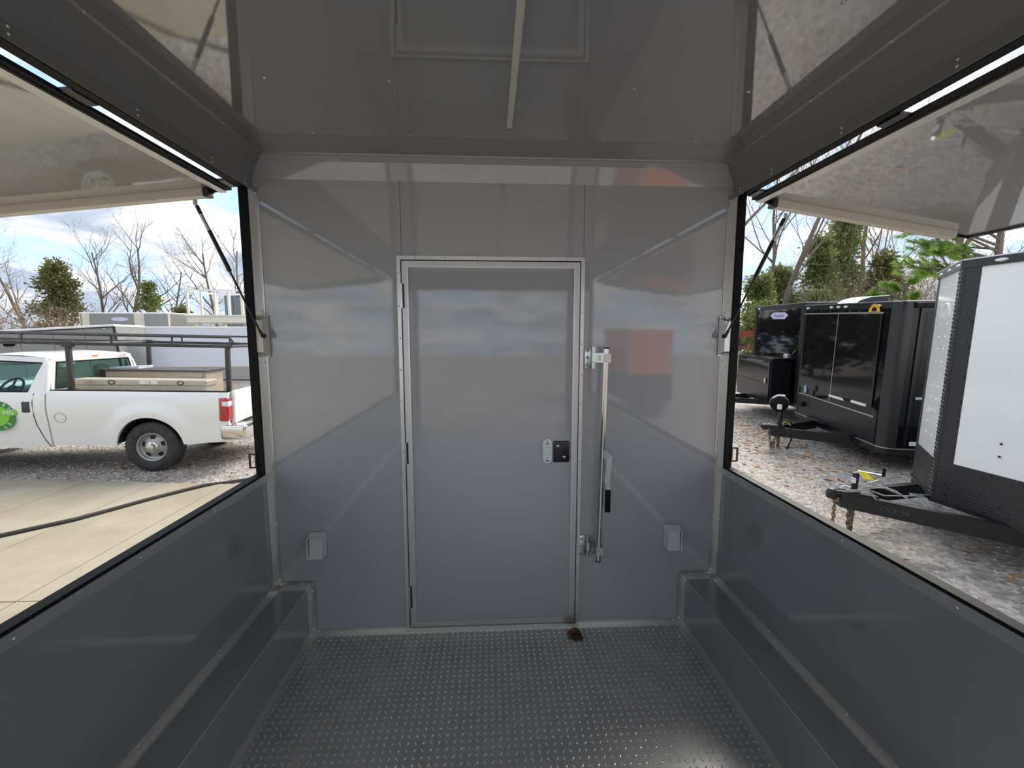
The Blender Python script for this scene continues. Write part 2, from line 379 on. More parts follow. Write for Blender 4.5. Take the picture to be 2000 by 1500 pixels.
# openings: rubber lined frame, inner aluminium frame, catch
for n, (s, X, side) in enumerate(((-1, A, 'left'), (1, B, 'right')), 1):
    wn_ = st(empty('window_%d' % n, (X, 0, SILL)))
    o = X + s*(T+0.003)
    def L(mbb, name, mt, sm=False):
        ob = mbb.build(name, mt, wn_, sm); ob.matrix_parent_inverse = Matrix.Translation((-X, 0, -SILL)); return ob
    th = 0.016
    L(MB().box(X-s*0.002, o, WY0, WY1, HEAD-0.005, HEAD).box(X-s*0.002, o, WY0, WY1, SILL, SILL+0.012)
      .box(X-s*0.002, o, WY1-th, WY1, SILL+0.012, HEAD-0.005).box(X-s*0.002, o, WY0, WY0+th, SILL+0.012, HEAD-0.005), 'rubber_liner', M_rubber)
    a = L(MB().box(X-s*0.006, X-s*0.0005, WY0-0.03, D-0.002, SILL-0.034, SILL+0.002), 'sill_flange', M_alu2)
    screws(a, [(X-s*0.006, y, SILL-0.018) for y in (2.09, 1.78, 1.4, 1.02, 0.6)], (-s, 0, 0), 0.8)
    a = L(MB().box(X-s*0.007, X-s*0.0005, WY0-0.03, D-0.002, HEAD-0.002, HEAD+0.042), 'head_flange', M_cove)
    screws(a, [(X-s*0.007, y, HEAD+zz) for y in (2.17, 1.93, 1.55, 1.17, 0.75) for zz in (0.030, 0.013)], (-s, 0, 0), 0.9)
    a = L(MB().box(X-s*0.004, X-s*0.0005, WY1-0.004, D-0.004, SILL, HEAD), 'jamb_flange', M_alu)
    c = L(MB().box(o-s*0.008, o+s*0.03, WY1-0.022, WY1-0.016, 1.01, 1.018).box(o-s*0.008, o+s*0.03, WY1-0.022, WY1-0.016, 0.94, 0.948)
          .box(o+s*0.022, o+s*0.03, WY1-0.022, WY1-0.016, 0.948, 1.01).box(o-s*0.008, o, WY1-0.022, WY1-0.016, 0.948, 1.01), 'catch_loop', M_blackmetal)

# aluminium corner angles and cove trims
tn = [2]
def trim(mb_, mt=None, name=None):
    tn[0] += 1
    return st(mb_.build(name or 'trim_%d' % tn[0], mt or M_alu))
for s, X in ((-1, A), (1, B)):
    # vertical corner angle: upper leg on the back wall, lower with both legs
    t_ = trim(MB().box(X, X-s*0.032, D-0.004, D, 0.90, 2.31))
    screws(t_, [(X-s*0.018, D-0.004, z) for z in (2.06, 1.725, 1.47, 1.2, 2.285)], (0, -1, 0), 0.9)
    t_ = trim(MB().box(X, X-s*0.034, D-0.0045, D-0.0005, 0.268, 0.90).box(X-s*0.0005, X-s*0.0045, D-0.036, D-0.0045, 0.268, 0.866))
    screws(t_, [(X-s*0.02, D-0.0045, z) for z in (0.86, 0.62, 0.31)], (0, -1, 0), 0.9)
    screws(t_, [(X-s*0.0045, D-0.02, z) for z in (0.83, 0.60, 0.30)], (-s, 0, 0), 0.9)
    # cove edge strip along the ceiling
    t_ = trim(MB().box(X-s*0.066, X-s*0.084, YR, D-0.04, H-0.004, H-0.0005), M_alu2)
    screws(t_, [(X-s*0.075, y, H-0.004) for y in (2.15, 1.9, 1.62, 1.3)], (0, 0, -1), 0.8)
# base angle along the back wall
t_ = trim(MB().box(A+0.171, B-0.171, D-0.0045, D, 0.0005, 0.026).box(A+0.171, B-0.171, D-0.030, D-0.0045, 0.0005, 0.0035))
screws(t_, [(x, D-0.0045, 0.014) for x in (-0.93, -0.72, 0.55, 0.74, 1.02)], (0, -1, 0), 0.9)

# wheel boxes along both side walls
BW, BH = 0.171, 0.268
for s, X, lab in ((-1, A, 'long grey wheel box along the wall on the pickup side'), (1, B, 'long grey wheel box along the wall on the black trailers side')):
    wbx = tag(empty('wheel_box', (X, D, 0)), lab, 'wheel box')
    P = Matrix.Translation((-X, -D, 0))
    def W(mb_, name, mt):
        ob = mb_.build(name, mt, wbx); ob.matrix_parent_inverse = P; return ob
    xi = X - s*BW
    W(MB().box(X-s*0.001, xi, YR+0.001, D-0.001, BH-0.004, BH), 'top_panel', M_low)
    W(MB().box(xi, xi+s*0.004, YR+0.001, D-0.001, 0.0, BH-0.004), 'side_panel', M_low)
    W(MB().cyl((xi+s*0.001, YR+0.001, BH-0.001), (xi+s*0.001, D-0.001, BH-0.001), 0.0022, n=8), 'folded_edge', M_alu2)
    a = W(MB().box(X-s*0.0005, X-s*0.030, YR+0.01, D-0.036, BH, BH+0.0035).box(X-s*0.0005, X-s*0.004, YR+0.01, D-0.036, BH+0.0035, BH+0.030), 'wall_angle', M_alu)
    screws(a, [(X-s*0.004, y, BH+0.018) for y in (2.17, 1.75, 1.32, 0.9)], (-s, 0, 0), 0.8)
    a = W(MB().box(xi, xi-s*0.004, YR+0.01, D-0.006, 0.0035, 0.028).box(xi, xi-s*0.030, YR+0.01, D-0.031, 0.0005, 0.0035), 'floor_angle', M_alu2)
    screws(a, [(xi-s*0.02, y, 0.0035) for y in (2.17, 1.85, 1.5, 1.2)], (0, 0, 1), 0.8)
    a = W(MB().box(X-s*0.002, xi-s*0.034, D-0.0085, D-0.0045, BH, BH+0.034).box(xi, xi-s*0.034, D-0.0085, D-0.0045, 0.004, BH)
          .box(X-s*0.031, xi, D-0.036, D-0.0085, BH, BH+0.003).box(xi-s*0.0005, xi-s*0.004, D-0.036, D-0.0085, 0.03, BH), 'end_angle', M_alu)
    screws(a, [(X-s*0.03, D-0.0085, BH+0.02), (X-s*0.14, D-0.0085, BH+0.02), (xi-s*0.018, D-0.0085, BH-0.02), (xi-s*0.018, D-0.0085, 0.03)], (0, -1, 0), 0.9)

# ------------------------------------------------------------------ entry door
dr = st(empty('door_1', (0.012, D, 0)))
PD = Matrix.Translation((-0.012, -D, 0))
def DP(mb_, name, mt, sm=False, parent=None, label=None):
    ob = mb_.build(name, mt, parent or dr, sm, label=label)
    if not parent: ob.matrix_parent_inverse = PD
    return ob
fx0, fx1, fz0, fz1 = -0.461, 0.482, 0.0, 1.996
FWD = 0.020
a = DP(MB().box(fx0, fx0+FWD, D-0.010, D, 0.0055, fz1).box(fx1-FWD, fx1, D-0.010, D, 0.0055, fz1).box(fx0+FWD, fx1-FWD, D-0.010, D, fz1-FWD, fz1)
       .box(fx0+FWD, fx1-FWD, D-0.012, D-0.0045, 0.004, 0.024)
       .box(fx0+FWD-0.004, fx0+FWD, D-0.018, D-0.010, 0.024, fz1-FWD+0.004).box(fx1-FWD, fx1-FWD+0.004, D-0.018, D-0.010, 0.024, fz1-FWD+0.004)
       .box(fx0+FWD, fx1-FWD, D-0.018, D-0.010, fz1-FWD, fz1-FWD+0.004), 'door_frame', M_alu)
screws(a, [(fx0+0.008, D-0.010, z) for z in (1.91, 1.75, 1.59, 1.43, 1.27, 1.11, 1.0, 0.85, 0.69, 0.53, 0.37, 0.21)], (0, -1, 0), 0.85)
screws(a, [(fx1-0.008, D-0.010, z) for z in (1.88, 1.72, 1.56, 1.40, 1.25, 1.09, 0.94, 0.78, 0.63, 0.47, 0.31, 0.15)], (0, -1, 0), 0.85)
screws(a, [(x, D-0.010, fz1-0.009) for x in (-0.37, -0.22, -0.06, 0.10, 0.25, 0.39)], (0, -1, 0), 0.85)
screws(a, [(x, D-0.012, 0.014) for x in (-0.37, -0.2, -0.05, 0.1, 0.25, 0.36)], (0, -1, 0), 0.85)
lx0, lx1, lz0, lz1 = -0.436, 0.458, 0.029, 1.971
DP(MB().box(lx0-0.004, lx1+0.004, D-0.002, D+0.004, lz0-0.004, lz1+0.004), 'door_gap', M_dark)
ew = 0.031
def bev(x0, x1, z0, z1, y0, y1, wd, mbq):
    # mitred frame
    o_ = [(x0, z0), (x1, z0), (x1, z1), (x0, z1)]; i_ = [(x0+wd, z0+wd), (x1-wd, z0+wd), (x1-wd, z1-wd), (x0+wd, z1-wd)]
    for k in range(4):
        k2 = (k+1) % 4; c_ = 0.0008
        mbq.prism([o_[k], o_[k2], i_[k2], i_[k]], 'y', y0, y1)
    return mbq
DP(bev(lx0, lx1, lz0, lz1, D-0.014, D-0.002, ew, MB()), 'edge_trim', M_alu2)
DP(bev(lx0+ew-0.006, lx1-ew+0.006, lz0+ew-0.006, lz1-ew+0.006, D-0.0165, D-0.014, 0.007, MB()), 'edge_lip', M_alu)
DP(MB().box(lx0+ew, lx1-ew, D-0.009, D-0.002, lz0+ew, lz1-ew), 'door_panel', M_wall)
for z0, z1 in ((1.74, 1.86), (0.938, 1.053), (0.141, 0.265)):
    h_ = DP(MB().cyl((-0.4385, D-0.0165, z0), (-0.4385, D-0.0165, z1), 0.0055, n=10), 'hinge', M_alu, True)
    MB().box(-0.434, -0.425, D-0.0155, D-0.014, z0, z1).build('hinge_leaf', M_blackmetal, h_)
lk = DP(MB().rbox(0.331, 0.417, D-0.017, D-0.0085, 0.937, 1.052, 0.004, 2), 'lock_cover', M_blackmetal, True, label='black plastic lock cover')
screws(lk, [(0.354, D-0.017, 1.025), (0.388, D-0.017, 0.966)], (0, -1, 0), 1.5)
# round the cover's corners with an extra plate
sk = DP(MB().prism([(0.300+0.024*math.cos(t)*(1 if abs(math.cos(t)) < .99 else 1), 0.9975+(0.042 if math.sin(t) > 0 else -0.042)+0.024*math.sin(t)) for t in [2*math.pi*i/20 for i in range(20)]], 'y', D-0.0125, D-0.009), 'strike_plate', M_zinc, label='zinc strike plate')
MB().box(0.284, 0.316, D-0.026, D-0.0125, 0.985, 1.018).box(0.286, 0.314, D-0.020, D-0.0125, 0.968, 0.985).build('strike_lip', M_zinc, sk)
screws(sk, [(0.300, D-0.0125, 1.043), (0.300, D-0.0125, 0.952)], (0, -1, 0), 1.8)

# ------------------------------------------------------------------ cam bar lock beside the door
cb = tag(empty('cam_bar_lock', (0.58, D, 0.4)), 'upright polished cam bar lock on the wall beside the grey door', 'door lock')
PC = Matrix.Translation((-0.58, -D, -0.4))
def CP(mb_, name, mt, sm=False, parent=None, label=None):
    ob = mb_.build(name, mt, parent or cb, sm, label=label)
    if not parent: ob.matrix_parent_inverse = PC
    return ob
ry = D-0.062
def rodx(z): return 0.571 + (0.588-0.571)*(z-0.407)/(1.543-0.407)
rod = CP(MB().cyl((rodx(0.412), ry, 0.412), (rodx(1.538), ry, 1.538), 0.0142, n=20), 'bar', M_chrome, True)
for z0, z1 in ((0.406, 0.412), (1.538, 1.544)): MB().cyl((rodx(z0), ry, z0), (rodx(z1), ry, z1), 0.0148, n=20).build('end_cap', M_rubber, rod, True)
for zc, x0 in ((1.491, 0.491), (0.468, 0.479)):
    hp = CP(MB().rbox(x0, x0+0.036, D-0.0055, D-0.0005, zc-0.056, zc+0.056, 0.0015), 'hinge_plate', M_zinc, True)
    for dz in (-0.038, 0.0, 0.038):
        MB().lathe([(0.0085, 0), (0.0082, 0.003), (0.0055, 0.0062), (0, 0.0074)], Matrix.Translation((x0+0.014, D-0.0055, zc+dz)) @ Matrix.Rotation(R(90), 4, 'X'), 14).build('bolt', M_zinc, hp, True)
    for a0, a1 in ((-0.056, -0.028), (-0.026, 0.026), (0.028, 0.056)):
        MB().cyl((x0+0.044, D-0.014, zc+a0), (x0+0.044, D-0.014, zc+a1), 0.0115, n=16).build('knuckle', M_zinc, hp, True)
    br = CP(MB().prism([(x0+0.040, D-0.0245), (x0+0.050, D-0.0265), (rodx(zc)-0.008, ry-0.010), (rodx(zc)-0.008, ry-0.006), (x0+0.050, D-0.0225), (x0+0.040, D-0.0205)], 'z', zc-0.025, zc+0.025), 'bracket_arm', M_zinc)
    cx = (x0+0.046+rodx(zc))/2; cy = (D-0.0265+ry-0.010)/2
    MB().tube([(cx+0.0115*math.cos(t), cy-0.001, zc+0.0115*math.sin(t)) for t in [2*math.pi*i/18 for i in range(18)]], 0.0016, 6, True).build('ring_boss', M_chrome, br, True)
    CP(MB().prism([(rodx(zc)-0.016, ry-0.017), (rodx(zc)+0.022, ry-0.017), (rodx(zc)+0.022, ry+0.017), (rodx(zc)+0.019, ry+0.017), (rodx(zc)+0.019, ry-0.0145), (rodx(zc)-0.016, ry-0.0145)], 'z', zc-0.022, zc+0.022), 'saddle', M_zinc)
hd = CP(MB().prism([(0.584, 0.972), (0.600, 0.972), (0.613, 0.980), (0.617, 0.992), (0.611, 1.005), (0.598, 1.010), (0.584, 1.010)], 'y', ry-0.018, ry-0.014), 'handle_lug', M_zinc)
MB().cyl((0.607, ry-0.022, 0.992), (0.607, ry-0.010, 0.992), 0.006, n=12).build('rivet', M_zinc, hd, True)
hb = CP(MB().prism([(0.600, 0.998), (0.628, 0.985), (0.626, 0.90), (0.618, 0.845), (0.624, 0.835), (0.600, 0.835), (0.591, 0.852), (0.598, 0.90)], 'y', ry-0.014, ry-0.009)
        .prism([(0.591, 0.852), (0.618, 0.845), (0.627, 0.802), (0.601, 0.802)], 'y', ry-0.017, ry-0.012), 'handle', M_alu)
MB().rbox(0.597, 0.625, ry-0.021, ry-0.008, 0.683, 0.805, 0.003).build('grip', M_rubber, hb, True, label='black rubber handle grip')

# ------------------------------------------------------------------ covered outlets
def outlet(xc, s, lab):
    # s: +1 hinge on the left edge, -1 mirrored
    t = tag(empty('outlet_cover', (xc, D, 0.515)), lab, 'outlet', 'weatherproof outlets on the back wall')
    hx, hz = 0.041, 0.064
    MB().rbox(-hx, hx, -0.022, -0.0005, -hz, hz, 0.003).build('base', M_white, t, True)
    top = [(-hx+0.004, -0.022, hz), (hx-0.004, -0.022, hz)]
    # sloping hood: deeper at the bottom
    v = [(-hx+.003, -0.022, hz-.002), (hx-.003, -0.022, hz-.002), (hx-.003, -0.022, -hz+.002), (-hx+.003, -0.022, -hz+.002),
         (-hx+.004, -0.050, hz-.016), (hx-.004, -0.050, hz-.016), (hx-.004, -0.062, -hz+.003), (-hx+.004, -0.062, -hz+.003)]
    f = [(0, 1, 5, 4), (1, 2, 6, 5), (2, 3, 7, 6), (3, 0, 4, 7), (4, 5, 6, 7)]
    h_ = MB().add(v, f).build('hood', M_white, t)
    e_ = -s*(hx-0.004)
    MB().cyl((e_, -0.056, hz-0.014), (e_, -0.064, -hz+0.004), 0.004, n=10).build('hinge_pin', M_white, h_, True)
    MB().box(e_+s*0.008, e_+s*0.0095, -0.0625, -0.05, -hz+0.006, hz-0.018).build('lid_groove', M_cove, h_)
    MB().box(-hx+.002, hx-.002, -0.054, -0.047, hz-0.019, hz-0.016).build('lid_lip', M_white, h_)
    return t
outlet(-0.908, 1, 'white weatherproof outlet cover low on the wall, hinge towards the pickup window')
outlet(0.988, -1, 'white weatherproof outlet cover low on the wall, right of the cam bar lock')

# ------------------------------------------------------------------ strip light on the ceiling
ls_ = tag(empty('strip_light', (0.083, 1.87, H)), 'thin unlit strip light running along the grey ceiling', 'light')
PL = Matrix.Translation((-0.083, -1.87, -H))
for nm, mb_, mt in (('housing', MB().box(0.071, 0.095, -1.2, 1.868, H-0.007, H-0.0005), M_alu), ('diffuser', MB().rbox(0.0725, 0.0935, -1.2, 1.866, H-0.0145, H-0.007, 0.003), M_led),
                    ('end_cap', MB().rbox(0.0715, 0.0945, 1.868, 1.882, H-0.015, H-0.0005, 0.002), M_cove)):
    o_ = mb_.build(nm, mt, ls_); o_.matrix_parent_inverse = PL

# ------------------------------------------------------------------ raised serving hatches, gas struts, strut brackets
def hatch(s, X, zh, slope, lab):
    x0 = X + s*(T+0.034)                                 # hinge line just outside the frame, leaving a slit
    t = tag(empty('serving_hatch', (x0, 0, zh), (0, slope*s, 0)), lab, 'hatch', 'raised serving hatches')
    Ln = 1.18; y0, y1 = WY0-0.02, WY1-0.008
    def Q(mb_, name, mt, sm=False): return mb_.build(name, mt, t, sm)
    Q(MB().box(s*0.055, s*(Ln-0.02), y0+0.012, y1-0.012, 0.0, 0.006), 'inner_panel', M_hatch)
    Q(MB().box(s*0.10, s*Ln, y0, y1, 0.008, 0.042).box(s*0.022, s*0.10, y0, y1, 0.0072, 0.012), 'outer_skin', M_blackm if s > 0 else M_wpanel)
    Q(MB().box(0.0, s*0.022, y0, y1, -0.006, 0.007), 'hinge_rubber', M_rubber)
    Q(MB().box(s*0.022, s*0.055, y0, y1, -0.014, 0.007), 'hinge_rail', M_alu2)
    Q(MB().box(s*0.10, s*1.055, y1-0.050, y1-0.006, -0.036, -0.0005).box(s*1.055, s*1.062, y1-0.048, y1-0.008, -0.030, -0.0005), 'side_rail', M_cream)
    Q(MB().box(s*0.10, s*1.055, y0+0.006, y0+0.050, -0.036, -0.0005), 'side_rail', M_cream)
    Q(MB().box(s*(Ln-0.022), s*Ln, y0, y1, -0.008, 0.008), 'outer_edge', M_blackm)
    Q(MB().box(s*0.056, s*1.17, y1-0.012, y1-0.001, -0.010, 0.008), 'side_edge', M_rubber); Q(MB().box(s*0.056, s*1.17, y0+0.001, y0+0.012, -0.010, 0.008), 'side_edge', M_rubber)
    Q(MB().rbox(s*0.078, s*0.105, y1-0.056, y1-0.016, -0.042, -0.002, 0.003).cyl((s*0.066, y1-0.03, -0.018), (s*0.08, y1-0.03, -0.02), 0.006), 'corner_block', M_blackmetal)
    for yy in (2.125, 1.41, 0.70, -0.1):                   # hinge straps bridge the slit
        Q(MB().box(-s*0.034, s*0.004, yy-0.042, yy+0.042, -0.002, 0.009), 'hinge_strap', M_blackmetal)
    return t
hatch(-1, A, 2.288, R(6.1), 'raised serving hatch above the pickup window opening')
hatch(1, B, 2.284, R(8.4), 'raised serving hatch above the opening facing the black trailers')

def strut(s, X, top, lab, labb):
    p0 = Vector((X - s*0.040, D-0.062, 1.600)); p1 = Vector(top); d = (p1-p0)
    t = tag(empty('gas_strut', p0), lab, 'gas strut', 'gas struts')
    at = lambda f: d*f
    MB().cyl(at(0.02), at(0.505), 0.0048, n=10).build('rod', M_blackmetal, t, True)
    MB().cyl(at(0.50), at(0.975), 0.0098, n=14).build('cylinder', M_blackmetal, t, True)
    MB().cyl(at(0.80), at(0.915), 0.0101, n=14).build('label_band', M_silver, t, True)
    MB().cyl(at(0.975), at(1.0), 0.005, n=10).build('top_end', M_blackmetal, t, True)
    MB().cyl(Vector((-s*0.006, 0.004, 0)), Vector((s*0.004, 0.014, 0.002)), 0.011, n=12).cyl(at(-0.01), at(0.05), 0.0072, n=10).build('ball_socket', M_blackmetal, t, True)
    MB().cyl(d + Vector((0, 0.0, -0.012)), d + Vector((0, 0.0, 0.012)), 0.009, n=10).build('ball_stud', M_zinc, t, True)
    b = tag(empty('strut_bracket', (X, D, 1.6)), labb, 'bracket', 'strut brackets on the corner trim')
    xo, xi = 0.012*s, -s*0.046
    MB().add([(xo, -0.046, -0.078), (xi+s*.012, -0.046, -0.078), (xi+s*.012, -0.046, 0.078), (xo, -0.046, 0.078), (xo, -0.0045, -0.084), (xi, -0.0045, -0.098), (xi, -0.0045, 0.098), (xo, -0.0045, 0.084)],
             [(0, 1, 2, 3), (1, 5, 6, 2), (0, 4, 5, 1), (3, 2, 6, 7), (4, 0, 3, 7)]).build('cover', M_cream if s < 0 else M_alu, b)
    for z0, z1 in ((0.078, 0.103), (-0.103, -0.078)):
        fl_ = MB().box(xo, xi, -0.0085, -0.0045, z0, z1).build('flange', M_cream if s < 0 else M_alu, b)
        screws(fl_, [(-s*0.018, -0.0085, (z0+z1)/2)], (0, -1, 0), 1.4)
strut(-1, A, (-1.338, 2.125, 2.205), 'black gas strut holding up the hatch on the pickup side', 'cream strut bracket on the corner trim beside the pickup window')
strut(1, B, (1.446, 2.125, 2.185), 'black gas strut holding up the hatch on the black trailers side', 'bare metal strut bracket on the corner trim beside the black trailers')

# ------------------------------------------------------------------ oak leaf on the floor
def leaf_mesh(name, L_, W_, curl, seed):
    rd = random.Random(seed); n = 13; up = []; dn = []
    for i in range(n):
        t = i/(n-1); wv = W_*math.sin(math.pi*min(1, t*0.9+0.06))**0.7*(0.55 + 0.45*abs(math.sin(t*math.pi*3.5)))
        up.append((t*L_, wv*(0.9+rd.random()*.2), curl*math.sin(t*5+seed)*0.5 + curl*0.8*(wv/W_))); dn.append((t*L_, -wv*(0.9+rd.random()*.2), curl*math.sin(t*4+1)*0.4 + curl*0.6*(wv/W_)))
    mid = [(i/(n-1)*L_, 0, 0.003 + curl*0.25*math.sin(i/(n-1)*4)) for i in range(n)]
    v = up+mid+dn; f = []
    for i in range(n-1): f += [(i, i+n, i+n+1, i+1), (i+n, i+2*n, i+2*n+1, i+n+1)]
    mb_ = MB().add(v, f); return mb_
lf = leaf_mesh('blade', 0.092, 0.036, 0.014, 2)
lt = tag(empty('oak_leaf', (0.412, 2.170, 0.004), (0, 0, R(-38))), 'curled brown oak leaf on the floor below the door', 'leaf')
lf.build('blade', M_leafb, lt, True)
leaf_mesh('blade', 0.05, 0.026, 0.016, 5).build('blade', M_leafb, lt, True).matrix_local = Matrix.Translation((0.03, 0.0, 0.004)) @ Matrix.Rotation(R(55), 4, 'Z')
MB().tube([(0, 0, 0.003), (-0.015, 0.004, 0.002), (-0.028, 0.002, 0.004)], 0.0011, 6).build('stalk', M_leafb, lt)

# ================================================================== YARD
def gz(x, y):
    k = min(1.0, max(0.0, (x-1.5)/2.0))
    return GZ + k*0.040*max(0.0, min(y, 26.0)-4.6) + 0.012*noise.noise((x*0.5, y*0.5, 0))
mb = MB(); xs = [-70, -50, -38, -30] + [-24+i*1.0 for i in range(49)] + [30, 38, 50, 70]; ys = [-45, -30, -20] + [-14+i*1.0 for i in range(47)] + [38, 50, 70]
for y in ys:
    for x in xs: mb.v.append((x, y, gz(x, y)))
nxs = len(xs)
for j in range(len(ys)-1):
    for i in range(nxs-1): mb.f.append((j*nxs+i, j*nxs+i+1, (j+1)*nxs+i+1, (j+1)*nxs+i)); mb.mi.append(0)
grd = mb.build('ground', M_gravel, None, True); tag(grd, 'grey brown gravel yard covering the whole lot', 'ground', kind='structure')

# concrete pad cast in slabs
pad = tag(empty('concrete_pad', (-4.5, 4, GZ)), 'pale concrete pad in front of the white pickup', 'pavement', kind='structure')
def edge_y(x): return 6.36 - 0.108*(x+4.9)
xj = [-13.0, -10.6, -8.3, -5.88, -4.84, -3.8, -0.6]; yj = [-7.5, -3.6, 0.0, 3.455, 99]
for i in range(len(xj)-1):
    for j in range(len(yj)-1):
        g_ = 0.006; x0, x1 = xj[i]+g_, xj[i+1]-g_; y0 = yj[j]+g_; ya = min(yj[j+1]-g_, edge_y(x0)); yb = min(yj[j+1]-g_, edge_y(x1))
        z0, z1 = GZ-0.08, GZ+0.035
        o = MB().add([(x0, y0, z0), (x1, y0, z0), (x1, yb, z0), (x0, ya, z0), (x0, y0, z1), (x1, y0, z1), (x1, yb, z1), (x0, ya, z1)],
                 [(0, 3, 2, 1), (4, 5, 6, 7), (0, 1, 5, 4), (1, 2, 6, 5), (2, 3, 7, 6), (3, 0, 4, 7)]).build('slab', M_concrete, pad)
        o.matrix_parent_inverse = Matrix.Translation((4.5, -4, -GZ))

# hose across the concrete
hp = [(-9.5, 3.1), (-6.8, 4.0), (-5.166, 4.64), (-4.762, 5.04), (-4.394, 5.66), (-4.2, 5.93), (-4.039, 6.14), (-3.82, 6.34), (-3.59, 6.48), (-3.1, 6.75), (-2.3, 7.6)]
tag(MB().tube([(x, y, GZ + (0.058 if y < edge_y(x)+.05 else 0.03)) for x, y in hp], 0.022, 8).build('hose', M_hose, None, True), 'dark rubber hose lying across the concrete pad', 'hose')

# ================================================================== PICKUP
tk = tag(empty('pickup_truck', (-5.37, 6.97, GZ), (0, R(1.4), R(4))), 'white single cab work pickup parked beyond the concrete pad', 'pickup truck')
# local: x towards the tail from the rear axle, y away from the viewer (0 = near body side), z up
W_ = 2.02
AX = [(0.0, 0.40), (-3.56, 0.40)]; AR = 0.485
def K(mb_, name, mt, sm=False, parent=None, label=None): return mb_.build(name, mt, parent or tk, sm, label=label)
def side_lat(x, z):
    y = 0.0
    if z > 1.22: y += (z-1.22)*0.55
    if z < 0.80: y += 0.012 + (0.80-z)*0.13
    elif z < 0.86: y += 0.012*(0.86-z)/0.06
    y -= 0.014*math.sin(max(0, min(1, (z-0.86)/0.36))*math.pi)
    for ax, az in AX:
        r = math.hypot(x-ax, z-az)
        if r < 0.74: y -= 0.050*max(0, min(1, (0.74-r)/0.16))
    return y
def side_panel(x0, x1, ztop, zbot, near=True, nx=46, nz=16):
    mb_ = MB(); vs = []
    xs_ = sorted(set(rng(x0, x1, nx) + [ax+AR*math.cos(t) for ax, az in AX for t in rng(0.04, math.pi-0.04, 22) if x0 < ax+AR*math.cos(t) < x1]))
    for x in xs_:
        zb = zbot(x) if callable(zbot) else zbot; zt = ztop(x) if callable(ztop) else ztop
        for ax, az in AX:
            if abs(x-ax) < AR: zb = max(zb, az + math.sqrt(AR*AR-(x-ax)**2))
        for k in range(nz):
            z = zb + (zt-zb)*k/(nz-1); y = side_lat(x, z)
            vs.append((x, y if near else W_-y, z))
    n = len(xs_)
    # inner skin for thickness
    fs = []
    for i in range(n-1):
        for k in range(nz-1):
            f = (i*nz+k, (i+1)*nz+k, (i+1)*nz+k+1, i*nz+k+1); fs.append(f if near else f[::-1])
    m_ = len(vs)
    for p in list(vs): vs.append((p[0], p[1]+(0.05 if near else -0.05), p[2]))
    for i in range(n-1):
        fs += [(i*nz, (i*nz)+m_, ((i+1)*nz)+m_, (i+1)*nz), (i*nz+nz-1, (i+1)*nz+nz-1, (i+1)*nz+nz-1+m_, i*nz+nz-1+m_)]
    fs += [(k, k+1, k+1+m_, k+m_) for k in range(nz-1)] + [((n-1)*nz+k, (n-1)*nz+k+m_, (n-1)*nz+k+1+m_, (n-1)*nz+k+1) for k in range(nz-1)]
    fs += [(i*nz+k+m_, i*nz+k+1+m_, (i+1)*nz+k+1+m_, (i+1)*nz+k+m_) for i in range(n-1) for k in range(nz-1)]
    return mb_.add(vs, fs)
for near in (True, False):
    sgn = lambda y: y if near else W_-y
    K(side_panel(-1.40, 1.165, 1.285, lambda x: 0.425+0.045*max(0, x), near), 'bed_side', M_twhite, True)
    K(side_panel(-2.90, -1.425, lambda x: 1.245 if x < -1.66 else 1.245, 0.40, near, 26), 'cab_side', M_twhite, True)
    K(side_panel(-4.52, -2.905, lambda x: 1.235-0.06*max(0, -x-3.4), lambda x: 0.42, near, 30), 'front_fender', M_twhite, True)
    K(MB().box(-1.38, 1.16, sgn(0.035), sgn(0.13), 1.283, 1.297), 'rail_cap', M_rubber)
    if near:
        # panel gaps
        pts_ = [(-1.575, 1.245), (-1.590, 1.10), (-1.585, 0.90), (-1.575, 0.76), (-1.50, 0.52), (-1.44, 0.41)]
        K(MB().tube([(x, side_lat(x, z)-0.001, z) for x, z in pts_], 0.0055, 6), 'door_gap', M_dark)
        K(MB().rbox(-1.735, -1.625, -0.022, 0.0, 0.955, 1.12, 0.012), 'door_handle', M_rack, True)
        K(MB().tube([(-1.235+0.078*math.cos(t), side_lat(-1.235, 0.875+0.078*math.sin(t))-0.0015, 0.875+0.078*math.sin(t)) for t in rng(0, 2*math.pi*0.97, 24)], 0.0032, 5, True), 'fuel_door', M_cove)
        # door decal
        dc = K(MB().prism([(-2.05+0.225*math.cos(t), 0.90+0.225*math.sin(t)) for t in rng(0, 2*math.pi*35/36, 36)], 'y', -0.0195, -0.0165), 'round_decal', M_green, label='round green company decal')
        MB().prism([(-2.05+0.15*math.cos(t), 0.90+0.15*math.sin(t)) for t in rng(0, 2*math.pi*35/36, 36)], 'y', -0.0215, -0.0195).build('decal_disc', M_lime, dc)
        MB().prism([(-2.335+0.03*math.cos(t), 0.955+0.045*math.sin(t)) for t in rng(R(90), R(270), 6)] + [(-1.83+0.03*math.cos(t), 0.955+0.045*math.sin(t)) for t in rng(R(-90), R(90), 6)], 'y', -0.0245, -0.0215).build('decal_band', M_lime, dc)
        F_ = Matrix.Rotation(R(90), 4, 'X')
        text_mesh('ING', 0.085, 'decal_text', M_dwhite, dc, Matrix.Translation((-1.915, -0.0250, 0.955)) @ F_)
        for ch, an in (('N', 34), ('E', 62), ('-', 12), ('S', -40), ('L', -62)):
            text_mesh(ch, 0.075, 'decal_letter', M_dwhite, dc, Matrix.Translation((-2.05+0.188*math.cos(R(an)), -0.0200, 0.90+0.188*math.sin(R(an)))) @ F_ @ Matrix.Rotation(R(an-90 if an > 0 else an+90), 4, 'Z'))
